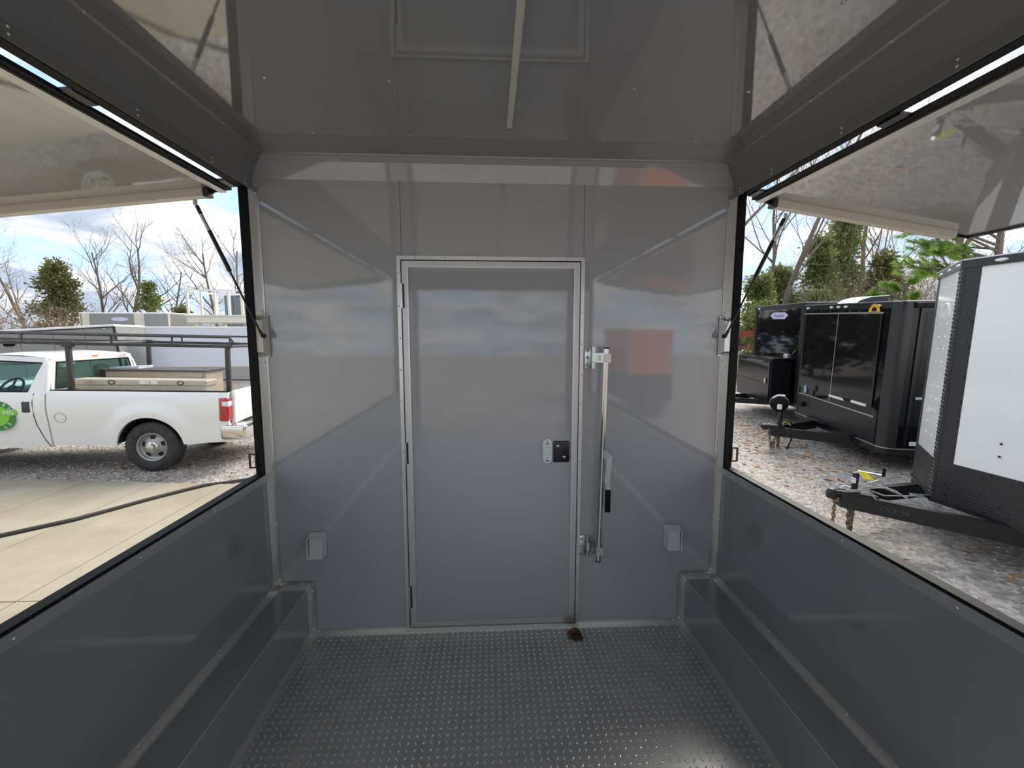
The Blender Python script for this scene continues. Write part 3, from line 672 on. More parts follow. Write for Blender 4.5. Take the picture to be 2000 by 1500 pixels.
# bed floor, inner walls, tailgate, bumper, lamps
K(MB().box(-1.38, 1.15, 0.50, W_-0.50, 0.74, 0.80).box(-1.40, -1.36, 0.06, W_-0.06, 0.80, 1.25), 'bed_floor', M_twhite)
tgm = MB().rbox(1.165, 1.225, 0.10, W_-0.10, 0.775, 1.305, 0.02, 3)
tg = K(tgm, 'tailgate', M_twhite, True)
MB().rbox(1.222, 1.245, 0.92, 1.10, 1.06, 1.16, 0.006).build('tailgate_handle', M_rack, tg)
MB().rbox(1.222, 1.232, 0.93, 1.09, 0.93, 0.99, 0.004).build('emblem', mat('emblem_blue', (0.02, 0.05, 0.18), 0.3), tg)
for near in (True, False):
    y0, y1 = (-0.024, 0.11) if near else (W_-0.11, W_+0.024)
    lm = K(MB().rbox(1.035, 1.185, y0, y1, 0.82, 1.20, 0.028, 3), 'tail_lamp', M_red, True)
    MB().rbox(1.075, 1.189, y0-0.002, y1+0.002, 1.055, 1.155, 0.02, 2).build('reverse_lens', M_lens, lm, True)
bp_ = K(MB().rbox(1.03, 1.42, -0.01, 0.42, 0.515, 0.765, 0.05, 3).rbox(1.03, 1.42, W_-0.42, W_+0.01, 0.515, 0.765, 0.05, 3).rbox(1.17, 1.40, 0.40, W_-0.40, 0.56, 0.72, 0.03, 3), 'rear_bumper', M_chrome, True)
MB().rbox(1.06, 1.41, 0.05, W_-0.05, 0.72, 0.755, 0.012).build('bumper_step', M_rack, bp_)
K(MB().box(-4.2, 1.30, 0.42, 0.52, 0.50, 0.66).box(-4.2, 1.30, W_-0.52, W_-0.42, 0.50, 0.66).box(1.1, 1.38, 0.9, 1.12, 0.42, 0.5), 'chassis', M_frame)
for ax_ in (0, -3.56): K(MB().cyl((ax_, 0.25, 0.40), (ax_, W_-0.25, 0.40), 0.06), 'axle', M_frame)
# wheel wells
for ax, az in AX:
    for yy0, yy1 in ((0.03, 0.46), (W_-0.46, W_-0.03)):
        prof = [(ax+0.53*math.cos(t), az+0.53*math.sin(t)) for t in rng(R(7), R(173), 17)]; pin = [(ax+0.478*math.cos(t), az+0.478*math.sin(t)) for t in rng(R(173), R(7), 17)]
        K(MB().prism(prof+pin, 'y', yy0, yy1).prism(prof, 'y', (yy1-0.01 if yy0 < 1 else yy0), (yy1 if yy0 < 1 else yy0+0.01)), 'wheel_well', M_dark)
# wheels
def wheel(cx, cy, cz, s):
    # s=-1 outer face towards -y
    Mx = Matrix.Translation((cx, cy, cz)) @ Matrix.Rotation(R(90)*(1 if s < 0 else -1), 4, 'X')
    tyre = K(MB().lathe([(0.225, 0.105), (0.25, 0.118), (0.31, 0.125), (0.365, 0.115), (0.392, 0.09), (0.396, 0.0), (0.392, -0.09), (0.365, -0.115), (0.25, -0.118), (0.225, -0.105)], Mx, 40), 'tyre', M_tire, True)
    trd = MB()
    for i in range(44):
        t = 2*math.pi*i/44
        for h0, h1 in ((-0.10, -0.035), (-0.028, 0.028), (0.035, 0.10)):
            off = 0.05 if h0 == -0.028 else 0
            trd.bm(bmesh_box(0.007, 0.016, (h1-h0)/2), Mx @ Matrix.Rotation(t+off, 4, 'Z') @ Matrix.Translation((0.391, 0, (h0+h1)/2)))
    trd.build('tread_blocks', M_tire, tyre, kind='stuff')
    rim = K(MB().lathe([(0.228, 0.108), (0.222, 0.112), (0.205, 0.10), (0.198, 0.06), (0.175, 0.045), (0.10, 0.085), (0.085, 0.088), (0.0, 0.088)], Mx, 36), 'rim', M_rim, True)
    for i in range(5):
        t = 2*math.pi*i/5 + 0.35
        MB().bm(bmesh_box(0.026, 0.034, 0.006), Mx @ Matrix.Rotation(t, 4, 'Z') @ Matrix.Translation((0.150, 0, 0.062)) @ Matrix.Rotation(R(24), 4, 'Y')).build('vent_hole', M_dark, rim)
    MB().lathe([(0.088, 0.085), (0.085, 0.10), (0.058, 0.108), (0.05, 0.15), (0.0, 0.155)], Mx, 20).build('hub_cap', M_chrome, rim, True)
    nb = MB()
    for i in range(8):
        t = 2*math.pi*i/8; nb.lathe([(0.010, 0.09), (0.010, 0.115), (0.0, 0.118)], Mx @ Matrix.Rotation(t, 4, 'Z') @ Matrix.Translation((0.074, 0, 0)), 6)
    nb.build('lug_nuts', M_chrome, rim, kind='stuff')
def bmesh_box(hx, hy, hz):
    bm = bmesh.new(); bmesh.ops.create_cube(bm, size=1)
    for v in bm.verts: v.co = Vector((v.co.x*2*hx, v.co.y*2*hy, v.co.z*2*hz))
    return bm
for ax in (0.0, -3.56):
    dz = 0.398 if ax == 0 else 0.398-3.56*math.sin(R(1.4))*0
    wheel(ax, 0.14, dz, -1); wheel(ax, W_-0.14, dz, 1)
# cab upper structure
belt, rf = 1.245, 1.785
def lat(z): return 0.0 + max(0, (z-1.22))*0.31 + 0.01
oc = [(-1.43, belt), (-1.475, rf), (-2.35, rf+0.02), (-3.02, belt)]; wc = [(-1.665, belt+0.02), (-1.545, 1.70), (-2.30, 1.725), (-2.83, belt+0.02)]
for near in (True, False):
    sy = lambda y: y if near else W_-y
    cs = MB(); vs = [(x, sy(lat(z)), z) for x, z in oc] + [(x, sy(lat(z)), z) for x, z in wc] + [(x, sy(lat(z)+0.045), z) for x, z in wc]
    fs = []
    for k in range(4):
        k2 = (k+1) % 4; fs += [(k, k2, k2+4, k+4), (k+4, k2+4, k2+8, k+8)]
    K(cs.add(vs, fs), 'door_pillars', M_twhite)
    K(MB().add([(x, sy(lat(z)+0.03), z) for x, z in wc], [(0, 1, 2, 3)]), 'side_glass', M_glass)
    if near: K(MB().tube([(x, lat(z)+0.006, z) for x, z in (wc[3], wc[0], wc[1], wc[2])], 0.011, 6), 'window_seal', M_rubber)
    K(MB().tube([(-1.435, sy(0.035), belt-0.02), (-1.45, sy(0.09), 1.45), (-1.478, sy(0.16), 1.65), (-1.51, sy(0.21), 1.755), (-1.56, sy(0.26), 1.795)], [0.045, 0.05, 0.055, 0.055, 0.03], 10), 'rear_pillar', M_twhite, True)
# rear wall with window
def rx(z): return -1.405 - (z-belt)*0.085
yo = [(0.02, 0.80), (W_-0.02, 0.80), (W_-lat(rf)-0.0, rf), (lat(rf), rf)]; yi = [(0.17, 1.31), (W_-0.17, 1.31), (W_-0.27, 1.705), (0.27, 1.705)]
vs = [(rx(z), y, z) for y, z in yo] + [(rx(z), y, z) for y, z in yi] + [(rx(z)-0.04, y, z) for y, z in yi]
fs = []
for k in range(4):
    k2 = (k+1) % 4; fs += [(k, k2, k2+4, k+4), (k+4, k2+4, k2+8, k+8)]
K(MB().add(vs, fs), 'cab_rear', M_twhite)
K(MB().add([(rx(z)-0.015, y, z) for y, z in yi], [(0, 1, 2, 3)]), 'rear_glass', M_glass)
K(MB().tube([(rx(z)+0.004, y, z) for y, z in yi], 0.012, 6, True), 'rear_seal', M_rubber)
# roof with rounded shoulders
rv = []; nys = 13
for x, dz, dx_ in ((-1.47, -0.03, 0), (-1.53, 0.012, 0), (-1.8, 0.035, 0), (-2.1, 0.04, 0), (-2.36, 0.015, 0), (-2.45, -0.02, 0)):
    for k in range(nys):
        f_ = k/(nys-1); y = lat(rf) + (W_-2*lat(rf))*f_; edge = min(f_, 1-f_)*2
        rv.append((x, y, rf + dz + 0.035*min(1, edge/0.35)**0.5 - 0.012))
K(MB().add(rv, [(i*nys+k, i*nys+k+1, (i+1)*nys+k+1, (i+1)*nys+k) for i in range(5) for k in range(nys-1)]), 'roof', M_twhite, True)
sl = K(MB().rbox(-1.49, -1.455, W_/2-0.17, W_/2+0.17, 1.745, 1.795, 0.012), 'stop_lamp', M_lens, True)
MB().rbox(-1.485, -1.448, W_/2-0.075, W_/2+0.075, 1.753, 1.788, 0.01).build('stop_lens', M_amber, sl, True)
K(MB().quad((-3.0, 0.1, belt+0.02), (-3.0, W_-0.1, belt+0.02), (-2.42, W_-0.26, rf), (-2.42, 0.26, rf)), 'windscreen', M_glass)
K(MB().prism([(-4.55, 0.55), (-4.55, 1.10), (-3.9, 1.20), (-3.02, 1.255), (-2.95, 1.2), (-4.3, 0.9), (-4.4, 0.55)], 'y', 0.06, W_-0.06), 'hood', M_twhite)
K(MB().rbox(-4.68, -4.45, 0.0, W_, 0.5, 0.75, 0.05), 'front_bumper', M_chrome, True)
# interior
K(MB().box(-3.0, -1.45, 0.12, W_-0.12, 0.55, 0.60), 'cab_floor', M_glassd)
K(MB().rbox(-3.05, -2.62, 0.12, W_-0.12, 0.85, 1.20, 0.06), 'dashboard', M_glassd, True)
for yy in (0.42, 1.22):
    s_ = K(MB().rbox(-1.80, -1.60, yy, yy+0.42, 0.85, 1.40, 0.06, 3).rbox(-2.15, -1.62, yy, yy+0.42, 0.7, 0.87, 0.05), 'seat', M_seat, True)
    MB().rbox(-1.74, -1.62, yy+0.07, yy+0.35, 1.38, 1.60, 0.06, 3).build('headrest', M_seat, s_, True)
K(MB().rbox(-1.76, -1.64, 0.86, 1.20, 0.85, 1.36, 0.04), 'seat_middle', M_seat, True)
Mw = Matrix.Translation((-2.42, 0.62, 1.24)) @ Matrix.Rotation(R(-62), 4, 'Y')
sw = K(MB().tube([Mw @ Vector((0.185*math.cos(t), 0.185*math.sin(t), 0)) for t in rng(0, 2*math.pi*23/24, 24)], 0.017, 8, True), 'steering_wheel', M_rubber, True)
MB().cyl(Mw @ Vector((0, 0, -0.03)), Mw @ Vector((0, 0, 0.012)), 0.065, n=14).tube([Mw @ Vector((0.18, 0, 0)), Mw @ Vector((-0.18, 0, 0))], 0.014).tube([Mw @ Vector((0, 0.18, 0)), Mw @ Vector((0, -0.18, 0))], 0.014).build('spokes', M_rubber, sw)
K(MB().rbox(-2.40, -2.12, 0.35, 0.80, 1.64, 1.66, 0.008), 'sun_visor', M_seat)
# ladder rack
rk = K(MB().box(-1.21, -1.10, 0.10, 0.20, 1.297, 1.305), 'ladder_rack', M_rack)
def rk_p(mb_, name, sm=True): return mb_.build(name, M_rack, rk, sm)
for yy in (0.14, W_-0.14):
    for xx in (-1.155, 1.13): rk_p(MB().rbox(xx-0.032, xx+0.032, yy-0.028, yy+0.028, 1.297, 2.00, 0.004), 'post')
    rk_p(MB().rbox(-4.3, 1.20, yy-0.028, yy+0.028, 1.985, 2.035, 0.008), 'lower_rail')
    loop = [(-4.3, yy, 2.135), (1.12, yy, 2.155)] + [(1.15+0.06*math.cos(t), yy, 2.085+0.07*math.sin(t)) for t in rng(R(90), R(-90), 8)] + [(1.1, yy, 2.012)]
    rk_p(MB().tube(loop, 0.017, 8), 'upper_rail')
    for xx in (-1.78, -0.55, 0.32): rk_p(MB().tube([(xx, yy, 2.03), (xx, yy, 2.14)], 0.014, 8), 'rail_tie')
    rk_p(MB().rbox(-1.23, -1.08, yy-0.036, yy+0.036, 1.955, 2.05, 0.006), 'clamp')
for xx in (-4.0, -1.155, 1.13): rk_p(MB().tube([(xx, 0.14, 2.01), (xx, W_-0.14, 2.01)], 0.024, 8), 'cross_bar')
rk_p(MB().tube([(1.14, W_-0.16, 2.02), (1.45, W_-0.5, 2.0)], 0.012, 6), 'tie_strap')
MB().box(1.22, 1.235, 1.3, 1.38, 1.70, 1.95).build('red_flag', M_red, rk)

# tool boxes standing in the truck bed
def in_truck(name, label, cat):
    o = tag(empty(name, (-5.37, 6.97, GZ), (0, R(1.4), R(4))), label, cat); return o
tb = in_truck('tool_chest', 'low tread plate aluminium side tool chest in the pickup bed', 'tool box')
MB().rbox(-1.28, 0.68, 0.34, 0.62, 0.80, 1.36, 0.01).build('body', M_dp, tb)
MB().rbox(-1.30, 0.70, 0.32, 0.64, 1.345, 1.44, 0.014).build('lid', M_dp, tb)
lt_ = MB().rbox(-0.31, -0.03, 0.313, 0.322, 1.365, 1.425, 0.003).build('lock_plate', M_alu, tb)
MB().cyl((-0.17, 0.314, 1.40), (-0.17, 0.298, 1.40), 0.02, n=12).build('lock', M_zinc, lt_, True)
for xx in (-0.72, 0.30): MB().tube([(xx+0.045*math.cos(t), 0.316, 1.395+0.032*math.sin(t)) for t in rng(0, 2*math.pi*15/16, 16)], 0.007, 6, True).build('badge_ring', M_rack, tb)
cb_ = in_truck('cross_tool_box', 'weathered flat metal box standing behind the tread plate tool chest', 'tool box')
MB().box(-1.32, 0.33, 1.00, 1.55, 0.80, 1.525).build('body', M_crate, cb_)
MB().box(-1.36, 0.37, 0.96, 1.59, 1.525, 1.545).build('lid', M_rack, cb_)
MB().box(-1.36, -1.30, 0.97, 0.999, 0.95, 1.525).build('corner_post', M_rack, cb_)
for z_ in (1.30, 1.42): MB().box(-1.28, 0.28, 0.985, 0.999, z_, z_+0.085).build('slat', M_crate, cb_)
MB().box(0.24, 0.31, 0.980, 0.99, 1.33, 1.40).build('latch', M_rack, cb_)
sb = in_truck('flat_sheet', 'pale sheet lying on top of the weathered metal box', 'sheet')
MB().add([(-1.38, 1.2, 1.546), (-0.9, 1.2, 1.546), (-0.9, 1.58, 1.546), (-1.38, 1.58, 1.546), (-1.38, 1.2, 1.556), (-0.9, 1.2, 1.59), (-0.9, 1.58, 1.59), (-1.38, 1.58, 1.556)], [(0, 3, 2, 1), (4, 5, 6, 7), (0, 1, 5, 4), (1, 2, 6, 5), (2, 3, 7, 6), (3, 0, 4, 7)]).build('board', M_bwhite, sb)

# ================================================================== PARKED TRAILERS BEHIND THE PICKUP
def parked(name, p0, p1, dep, zt, label, wallm, roofm, trimm, cat='trailer', panel=None, zb=GZ+0.45, tilt=0.0):
    """box trailer whose near side runs p0 -> p1, body dep metres deep"""
    p0 = Vector((*p0, 0)); p1 = Vector((*p1, 0)); d = p1-p0; Ln = d.length; a = math.atan2(d.y, d.x)
    t = tag(empty(name, (p0.x, p0.y, GZ), (0, tilt, a)), label, cat)
    h = zt-GZ; b = zb-GZ
    MB().box(0.0, Ln, 0.004, dep, b, h-0.06).build('body', wallm, t)
    MB().rbox(-0.01, Ln+0.01, -0.01, dep+0.01, h-0.07, h, 0.02, 2).build('roof_cap', roofm, t, True)
    MB().box(-0.006, 0.05, -0.006, 0.05, b, h-0.07).build('corner_trim', trimm, t)
    MB().box(Ln-0.05, Ln+0.006, -0.006, 0.05, b, h-0.07).build('corner_trim', trimm, t)
    MB().box(0.05, Ln-0.05, -0.004, 0.03, b, b+0.09).build('base_rail', trimm, t)
    for xx in (Ln*0.42, Ln*0.62):
        MB().lathe([(0.0, 0.0), (0.18, 0.0), (0.20, 0.02), (0.33, 0.03), (0.34, 0.1), (0.34, 0.2)], Matrix.Translation((xx, -0.02, 0.34)) @ Matrix.Rotation(R(-90), 4, 'X'), 20).build('wheel', M_tire, t, True)
    return t, Ln, h
t, Ln, h = parked('enclosed_trailer', (-16.5, 12.6), (-11.48, 14.22), 2.2, 1.575, 'dark grey enclosed trailer with a white roof behind the pickup cab', M_gpanel, M_roofw, M_blackm, tilt=R(-4.3))
MB().box(0.0, Ln, -0.012, 0.02, h-0.10, h-0.065).build('drip_edge', M_blackm, t)
for xx in (Ln-2.3, Ln-0.25): MB().rbox(xx-0.03, xx+0.03, -0.02, -0.01, h-0.125, h-0.10, 0.004).build('marker_light', M_lens, t)
MB().rbox(Ln-2.62, Ln-2.38, -0.03, 0.01, h-0.48, h-0.24, 0.05, 3).build('side_vent', M_rubber, t, True)
for k in range(1, 7): MB().box(k*Ln/7-0.004, k*Ln/7+0.004, 0.0005, 0.008, GZ*0+0.55, h-0.10).build('panel_seam', M_rack, t)
t, Ln, h = parked('enclosed_trailer', (-11.56, 15.23), (-6.6, 15.40), 2.2, 1.92, 'plain white box trailer standing directly behind the pickup tailgate', M_bwhite, M_roofw, M_tan)
MB().box(0.05, Ln-0.05, -0.002, 0.0035, 0.45, 1.10).build('lower_panel', mat('dull_lower_skin', (0.36, 0.36, 0.34), 0.5), t)
MB().box(0.05, Ln-0.05, -0.006, 0.003, 1.10, 1.14).build('panel_rail', M_tan, t)
MB().rbox(0.2, 0.28, -0.016, 0.0, h-0.12, h-0.09, 0.004).build('marker_light', M_lens, t)
t, Ln, h = parked('enclosed_trailer', (-17.0, 20.4), (-14.9, 20.45), 1.4, 1.76, 'narrow pale blue white trailer end between the grey and the white trailers', M_bwhite, M_roofw, M_wpanel)
MB().prism([(0.75, h-0.07-.2), (0.85, h-0.34), (0.98, h-0.24), (1.0, h-0.32), (0.86, h-0.42), (0.75, h-0.33)], 'y', -0.012, 0.003).build('dark_emblem', M_rack, t)
MB().prism([(0.72, h-0.39), (0.82, h-0.40), (0.76, h-0.46)], 'y', -0.012, 0.003).build('red_emblem', M_red, t)
t, Ln, h = parked('enclosed_trailer', (-19.9, 22.3), (-15.57, 22.1), 2.4, 2.74, 'tall grey trailer with cream posts and a lilac oval decal, farthest back', M_gpanel, M_roofw, M_tan)
for xx in (0.12, 2.65): MB().box(xx, xx+0.36, -0.004, 0.006, 0.46, h-0.07).build('cream_post', M_tan, t)
MB().box(3.02, 3.14, -0.008, 0.003, 0.46, h-0.07).build('edge_strip', M_silver, t)
MB().prism([(1.95+0.42*math.cos(q), h-0.33+0.10*math.sin(q)) for q in rng(0, 2*math.pi*23/24, 24)], 'y', -0.008, 0.006).build('oval_decal', M_decalp, t)
# railed deck above the white trailers
dk = tag(empty('railed_deck', (-13.26, 19.9, GZ), (0, 0, R(-3))), 'cream timber deck with white railings rising behind the white box trailer', 'deck')
zd = 2.19-GZ
MB().box(0, 6.5, 0, 2.0, zd, zd+0.27).build('rim_board', M_deck, dk)
MB().box(-0.03, 6.5, -0.05, 0.02, zd+0.27, zd+0.33).build('deck_edge', M_deck, dk)
for xx in (0.28, 3.2, 6.1):
    for yy in (0.1, 1.85): MB().box(xx, xx+0.14, yy, yy+0.14, 0, zd).build('support_post', M_deck, dk)
for yy in (0.03, 1.93):
    MB().box(-0.02, 6.5, yy-0.03, yy+0.03, zd+1.36, zd+1.43).build('top_rail', M_dwhite, dk)
    for k in range(10):
        xx = 0.02+k*0.60; MB().box(xx, xx+0.085, yy-0.035, yy+0.035, zd+0.33, zd+1.36).build('baluster', M_deck, dk)
MB().box(-0.02, 0.06, 0.03, 1.93, zd+1.36, zd+1.43).build('end_rail', M_dwhite, dk)
cbn = tag(empty('utility_cabinet', (-14.07, 24.1, GZ), (0, 0, R(-3))), 'blue grey metal cabinet standing behind the white railing', 'cabinet')
MB().box(0, 0.92, 0, 0.9, 0, 4.28).build('body', M_bluegrey, cbn)
for xx in (0.03, 0.48):
    d_ = MB().box(xx, xx+0.42, -0.03, 0.0, 0.2, 4.2).build('cabinet_door', mat('blue_grey_door', (0.16, 0.20, 0.22), 0.4), cbn)
    MB().box(xx+0.33, xx+0.36, -0.06, -0.03, 3.0, 3.3).build('handle', M_zinc, d_)

# ================================================================== BLACK TRAILERS AND THE BIG V-NOSE TRAILER
def oval(cx, cz, rx_, rz_, n=16): return [(cx+rx_*math.cos(t), cz+rz_*math.sin(t)) for t in rng(0, 2*math.pi*(n-1)/n, n)]
def round_rect(x0, x1, y0, y1, r, corners, n=8):
    """outline with rounded corners; corners in order (x0y0, x1y0, x1y1, x0y1)"""
    P_ = []
    for (cx, cy, a0), on in zip(((x0, y0, 180), (x1, y0, 270), (x1, y1, 0), (x0, y1, 90)), corners):
        if on:
            ox = cx + (r if cx == x0 else -r); oy = cy + (r if cy == y0 else -r)
            P_ += [(ox+r*math.cos(R(a0+90*k/n)), oy+r*math.sin(R(a0+90*k/n))) for k in range(n+1)]
        else: P_.append((cx, cy))
    return P_
def chain_links(pts, parent, name='safety_chain', r=0.008, ln=0.05):
    ch = MB()
    for i, (p, q) in enumerate(zip(pts[:-1], pts[1:])):
        p, q = Vector(p), Vector(q); d = (q-p).normalized(); c = (p+q)/2; a = d.orthogonal().normalized(); b = d.cross(a)
        wv = a if i % 2 else b
        ch.tube([c + d*(ln*0.62*math.cos(t)) + wv*(ln*0.33*math.sin(t)) for t in rng(0, 2*math.pi*11/12, 12)], r*0.8, 5, True)
    return ch.build(name, M_chain, parent, True)
def hang(p, q, sag, n): return [tuple(Vector(p).lerp(Vector(q), i/(n-1)) + Vector((0, 0, -sag*math.sin(math.pi*i/(n-1))))) for i in range(n)]

# ---------------- nearer black concession trailer
b2 = tag(empty('concession_trailer', (5.96, 6.16, -0.19), (R(2.5), 0, R(-10.2))), 'glossy black concession trailer with a yellow round decal and a closed serving window', 'trailer')
def b2p(mb_, name, mt, sm=False, parent=None, label=None): return mb_.build(name, mt, parent or b2, sm, label=label)
LW, LL, LH = 2.55, 5.2, 2.31
b2p(MB().prism(round_rect(0, LL, 0, LW, 0.17, (1, 0, 0, 0)), 'z', 0.10, LH-0.10), 'body', M_black, True)
b2p(MB().prism(round_rect(-0.012, LL, -0.012, LW+0.012, 0.18, (1, 0, 0, 0)), 'z', LH-0.11, LH-0.012), 'top_rail', M_blackm, True)
b2p(MB().prism(round_rect(-0.018, LL, -0.018, LW+0.018, 0.185, (1, 0, 0, 0)), 'z', LH-0.012, LH), 'roof_edge', M_silver, True)
b2p(MB().prism(round_rect(-0.015, LL, -0.015, LW+0.015, 0.183, (1, 0, 0, 0)), 'z', 0.0, 0.09), 'bottom_rail', M_blackm, True)
b2p(MB().prism(round_rect(-0.018, LL, -0.018, LW+0.018, 0.186, (1, 0, 0, 0)), 'z', 0.09, 0.104), 'rail_lip', M_silver, True)
b2p(MB().prism([(-0.008+0.178-0.178*math.cos(t), 0.178-0.178*math.sin(t)-0.008) for t in rng(R(0), R(90), 9)] + [(0.17, 0.0), (0.0, 0.17)], 'z', 0.104, LH-0.11), 'corner_sheet', M_atp, True)
ct = b2p(MB().box(-0.010, 0.0, LW-0.06, LW+0.006, 0.104, LH-0.11), 'corner_trim', M_blackm)
mb = MB()
for k in range(52): mb.box(-0.016, -0.009, LW-0.05, LW-0.015, 0.13+k*0.040, 0.15+k*0.040)
mb.build('tread_lugs', M_atplug, ct, kind='stuff')
# lower tread plate
lp = b2p(MB().box(-0.007, 0.0, 0.20, LW-0.065, 0.104, 0.52), 'stone_guard', M_atp)
MB().box(-0.012, -0.004, 0.26, LW-0.065, 0.52, 0.538).build('guard_edge', M_silver, lp)
# serving window
sw_ = b2p(MB().box(-0.014, 0.0, 0.36, 2.50, 0.66, 2.135), 'serving_window', M_black)
MB().box(-0.030, -0.014, 0.30, 2.54, 2.125, 2.150).build('drip_rail', M_silver, sw_)
MB().box(-0.0165, -0.013, 1.425, 1.440, 0.56, 2.125).build('seam_strip', M_silver, sw_)
MB().box(-0.022, -0.012, 0.325, 0.362, 0.66, 2.125).build('window_side', M_blackm, sw_)
for y0, y1, z0 in ((0.44, 0.80, 0.675), (1.0, 1.42, 0.66)):
    h_ = MB().rbox(-0.045, -0.014, y0, y1, z0-0.02, z0+0.02, 0.006).build('latch_bar', M_dwhite, sw_)
MB().rbox(-0.040, -0.014, 0.78, 1.02, 0.655, 0.690, 0.004).build('latch_link', M_rubber, sw_)
b2p(MB().box(-0.004, 0.0, 1.30, 1.31, 2.15, LH-0.11), 'upper_seam', M_blackm)
mb = MB()
for yy in (0.42, 0.9, 1.15, 1.7, 2.0, 2.3): mb.cyl((0, yy, 2.175), (-0.006, yy, 2.175), 0.009, n=8)
mb.build('rivets', M_silver, b2, kind='stuff')
dcl = b2p(MB().prism([(0.50+0.125*math.cos(t), 2.155+0.125*math.sin(t)) for t in rng(0, math.pi, 18)], 'x', -0.034, -0.031), 'yellow_decal', M_decaly, label='half round yellow decal with black emblem')
MB().prism([(0.50+0.055*math.cos(t), 2.185+0.045*math.sin(t)) for t in rng(0, math.pi, 10)] + [(0.43, 2.175), (0.47, 2.162), (0.53, 2.162), (0.57, 2.175)], 'x', -0.037, -0.034).build('decal_emblem', M_rubber, dcl)
MB().prism([(0.50+0.115*math.cos(t), 2.155+0.115*math.sin(t)) for t in rng(R(25), R(155), 14)] + [(0.50+0.095*math.cos(t), 2.155+0.095*math.sin(t)) for t in rng(R(155), R(25), 14)][:0] + [(0.50+0.11*math.cos(t), 2.155+0.11*math.sin(t)) for t in rng(R(155), R(25), 14)], 'x', -0.0355, -0.034).build('decal_ring', M_rubber, dcl)
for yy in (2.44, 1.66, 1.45, 1.245, 0.43): b2p(MB().prism(oval(yy, LH-0.062, 0.045, 0.022), 'x', -0.028, -0.012), 'marker_light', M_lens)
for xx in (0.52, 1.5, 2.6): b2p(MB().prism(oval(xx, LH-0.062, 0.055, 0.025), 'y', -0.030, -0.012), 'marker_light', M_lens)
b2p(MB().rbox(0.17, 0.42, -0.07, -0.012, LH-0.11, LH-0.03, 0.02), 'porch_lamp', M_rubber, True)
# side door
sdr = b2p(MB().box(0.30, 1.22, -0.014, 0.0, 0.16, 2.16), 'side_door', M_black)
for q in ((0.26, 0.30, 0.14, 2.2), (1.22, 1.26, 0.14, 2.2)): MB().box(q[0], q[1], -0.022, 0.0, q[2], q[3]).build('door_jamb', M_blackm, sdr)
MB().box(0.30, 1.22, -0.022, 0.0, 2.16, 2.2).build('door_head', M_blackm, sdr)
MB().box(0.345, 0.355, -0.018, -0.014, 0.2, 2.11).build('door_bead', M_blackm, sdr)
MB().box(0.345, 1.18, -0.018, -0.014, 2.10, 2.112).build('door_bead', M_blackm, sdr)
MB().rbox(0.32, 0.46, -0.05, -0.014, 0.86, 0.90, 0.006).build('door_handle', M_zinc, sdr)
b2p(MB().box(0.34, 0.80, -0.020, -0.001, 0.155, 0.215), 'plate_decal', M_bwhite)
b2p(MB().prism(oval(0.62, 0.26, 0.05, 0.022), 'y', -0.026, 0.0), 'side_marker', M_lens)
b2p(MB().rbox(-0.075, 0.0, 2.235, 2.325, 0.285, 0.375, 0.01), 'socket_box', M_rubber, True)
ot = b2p(MB().rbox(-0.035, 0.0, 2.225, 2.275, 0.57, 0.71, 0.006), 'sticker_box', mat('pale_blue_label', (0.35, 0.55, 0.72), 0.4))
MB().box(-0.037, -0.035, 2.235, 2.265, 0.555, 0.58).build('red_mark', M_red, ot)
# roof vent
rv_ = b2p(MB().prism([(0.28, LH), (0.36, LH+0.06), (0.52, LH+0.11), (0.80, LH+0.13), (0.80, LH)], 'y', 1.50, 2.04), 'roof_unit', M_blackm)
MB().prism([(0.27, LH), (0.35, LH+0.068), (0.52, LH+0.12), (0.81, LH+0.14), (0.81, LH+0.13), (0.52, LH+0.11), (0.36, LH+0.06), (0.28, LH)], 'y', 1.49, 2.05).build('roof_unit_cover', M_roofw, rv_)
# tongue
ty = 1.27; cx_ = -1.16
tg_ = b2p(MB().prism([(cx_+0.1, ty-0.05), (0.05, 0.70), (0.05, 0.77), (cx_+0.1, ty+0.02)], 'z', -0.07, 0.09).prism([(cx_+0.1, ty+0.05), (0.05, 1.94), (0.05, 1.87), (cx_+0.1, ty-0.02)], 'z', -0.07, 0.09), 'tongue', M_frame)
MB().box(-0.06, -0.012, 0.62, 2.02, 0.10, 0.145).build('tongue_cross', M_blackm, tg_)
MB().prism([(cx_-0.02, ty-0.055), (cx_+0.30, ty-0.10), (cx_+0.30, ty+0.10), (cx_-0.02, ty+0.055), (cx_-0.07, ty)], 'z', 0.07, 0.125).build('coupler', M_frame, tg_)
MB().lathe([(0.0, 0.05), (0.035, 0.045), (0.055, 0.02), (0.06, -0.03), (0.05, -0.05)], Matrix.Translation((cx_+0.01, ty, 0.09)), 14).build('coupler_ball_cup', M_frame, tg_, True)
MB().tube([(cx_+0.05, ty, 0.13), (cx_+0.12, ty, 0.165), (cx_+0.22, ty, 0.15)], 0.012, 6).build('coupler_latch', M_zinc, tg_, True)
jk = b2p(MB().cyl((cx_+0.26, ty, -0.02), (cx_+0.26, ty, 0.44), 0.035, n=14), 'jack', M_frame, True)
MB().cyl((cx_+0.26, ty, -0.42), (cx_+0.26, ty, -0.02), 0.026, n=12).build('jack_leg', M_chain, jk, True)
MB().cyl((cx_+0.26, ty, -0.43), (cx_+0.26, ty, -0.415), 0.07, n=12).build('jack_foot', M_frame, jk, True)
Mj = Matrix.Translation((cx_+0.22, ty, 0.53)) @ Matrix.Rotation(R(-75), 4, 'X') @ Matrix.Rotation(R(25), 4, 'Y')
hdj = MB().lathe([(0.0, -0.10), (0.11, -0.095), (0.14, -0.07), (0.145, 0.0), (0.14, 0.07), (0.11, 0.095), (0.0, 0.10)], Mj, 22).build('power_head', M_rubber, jk, True)
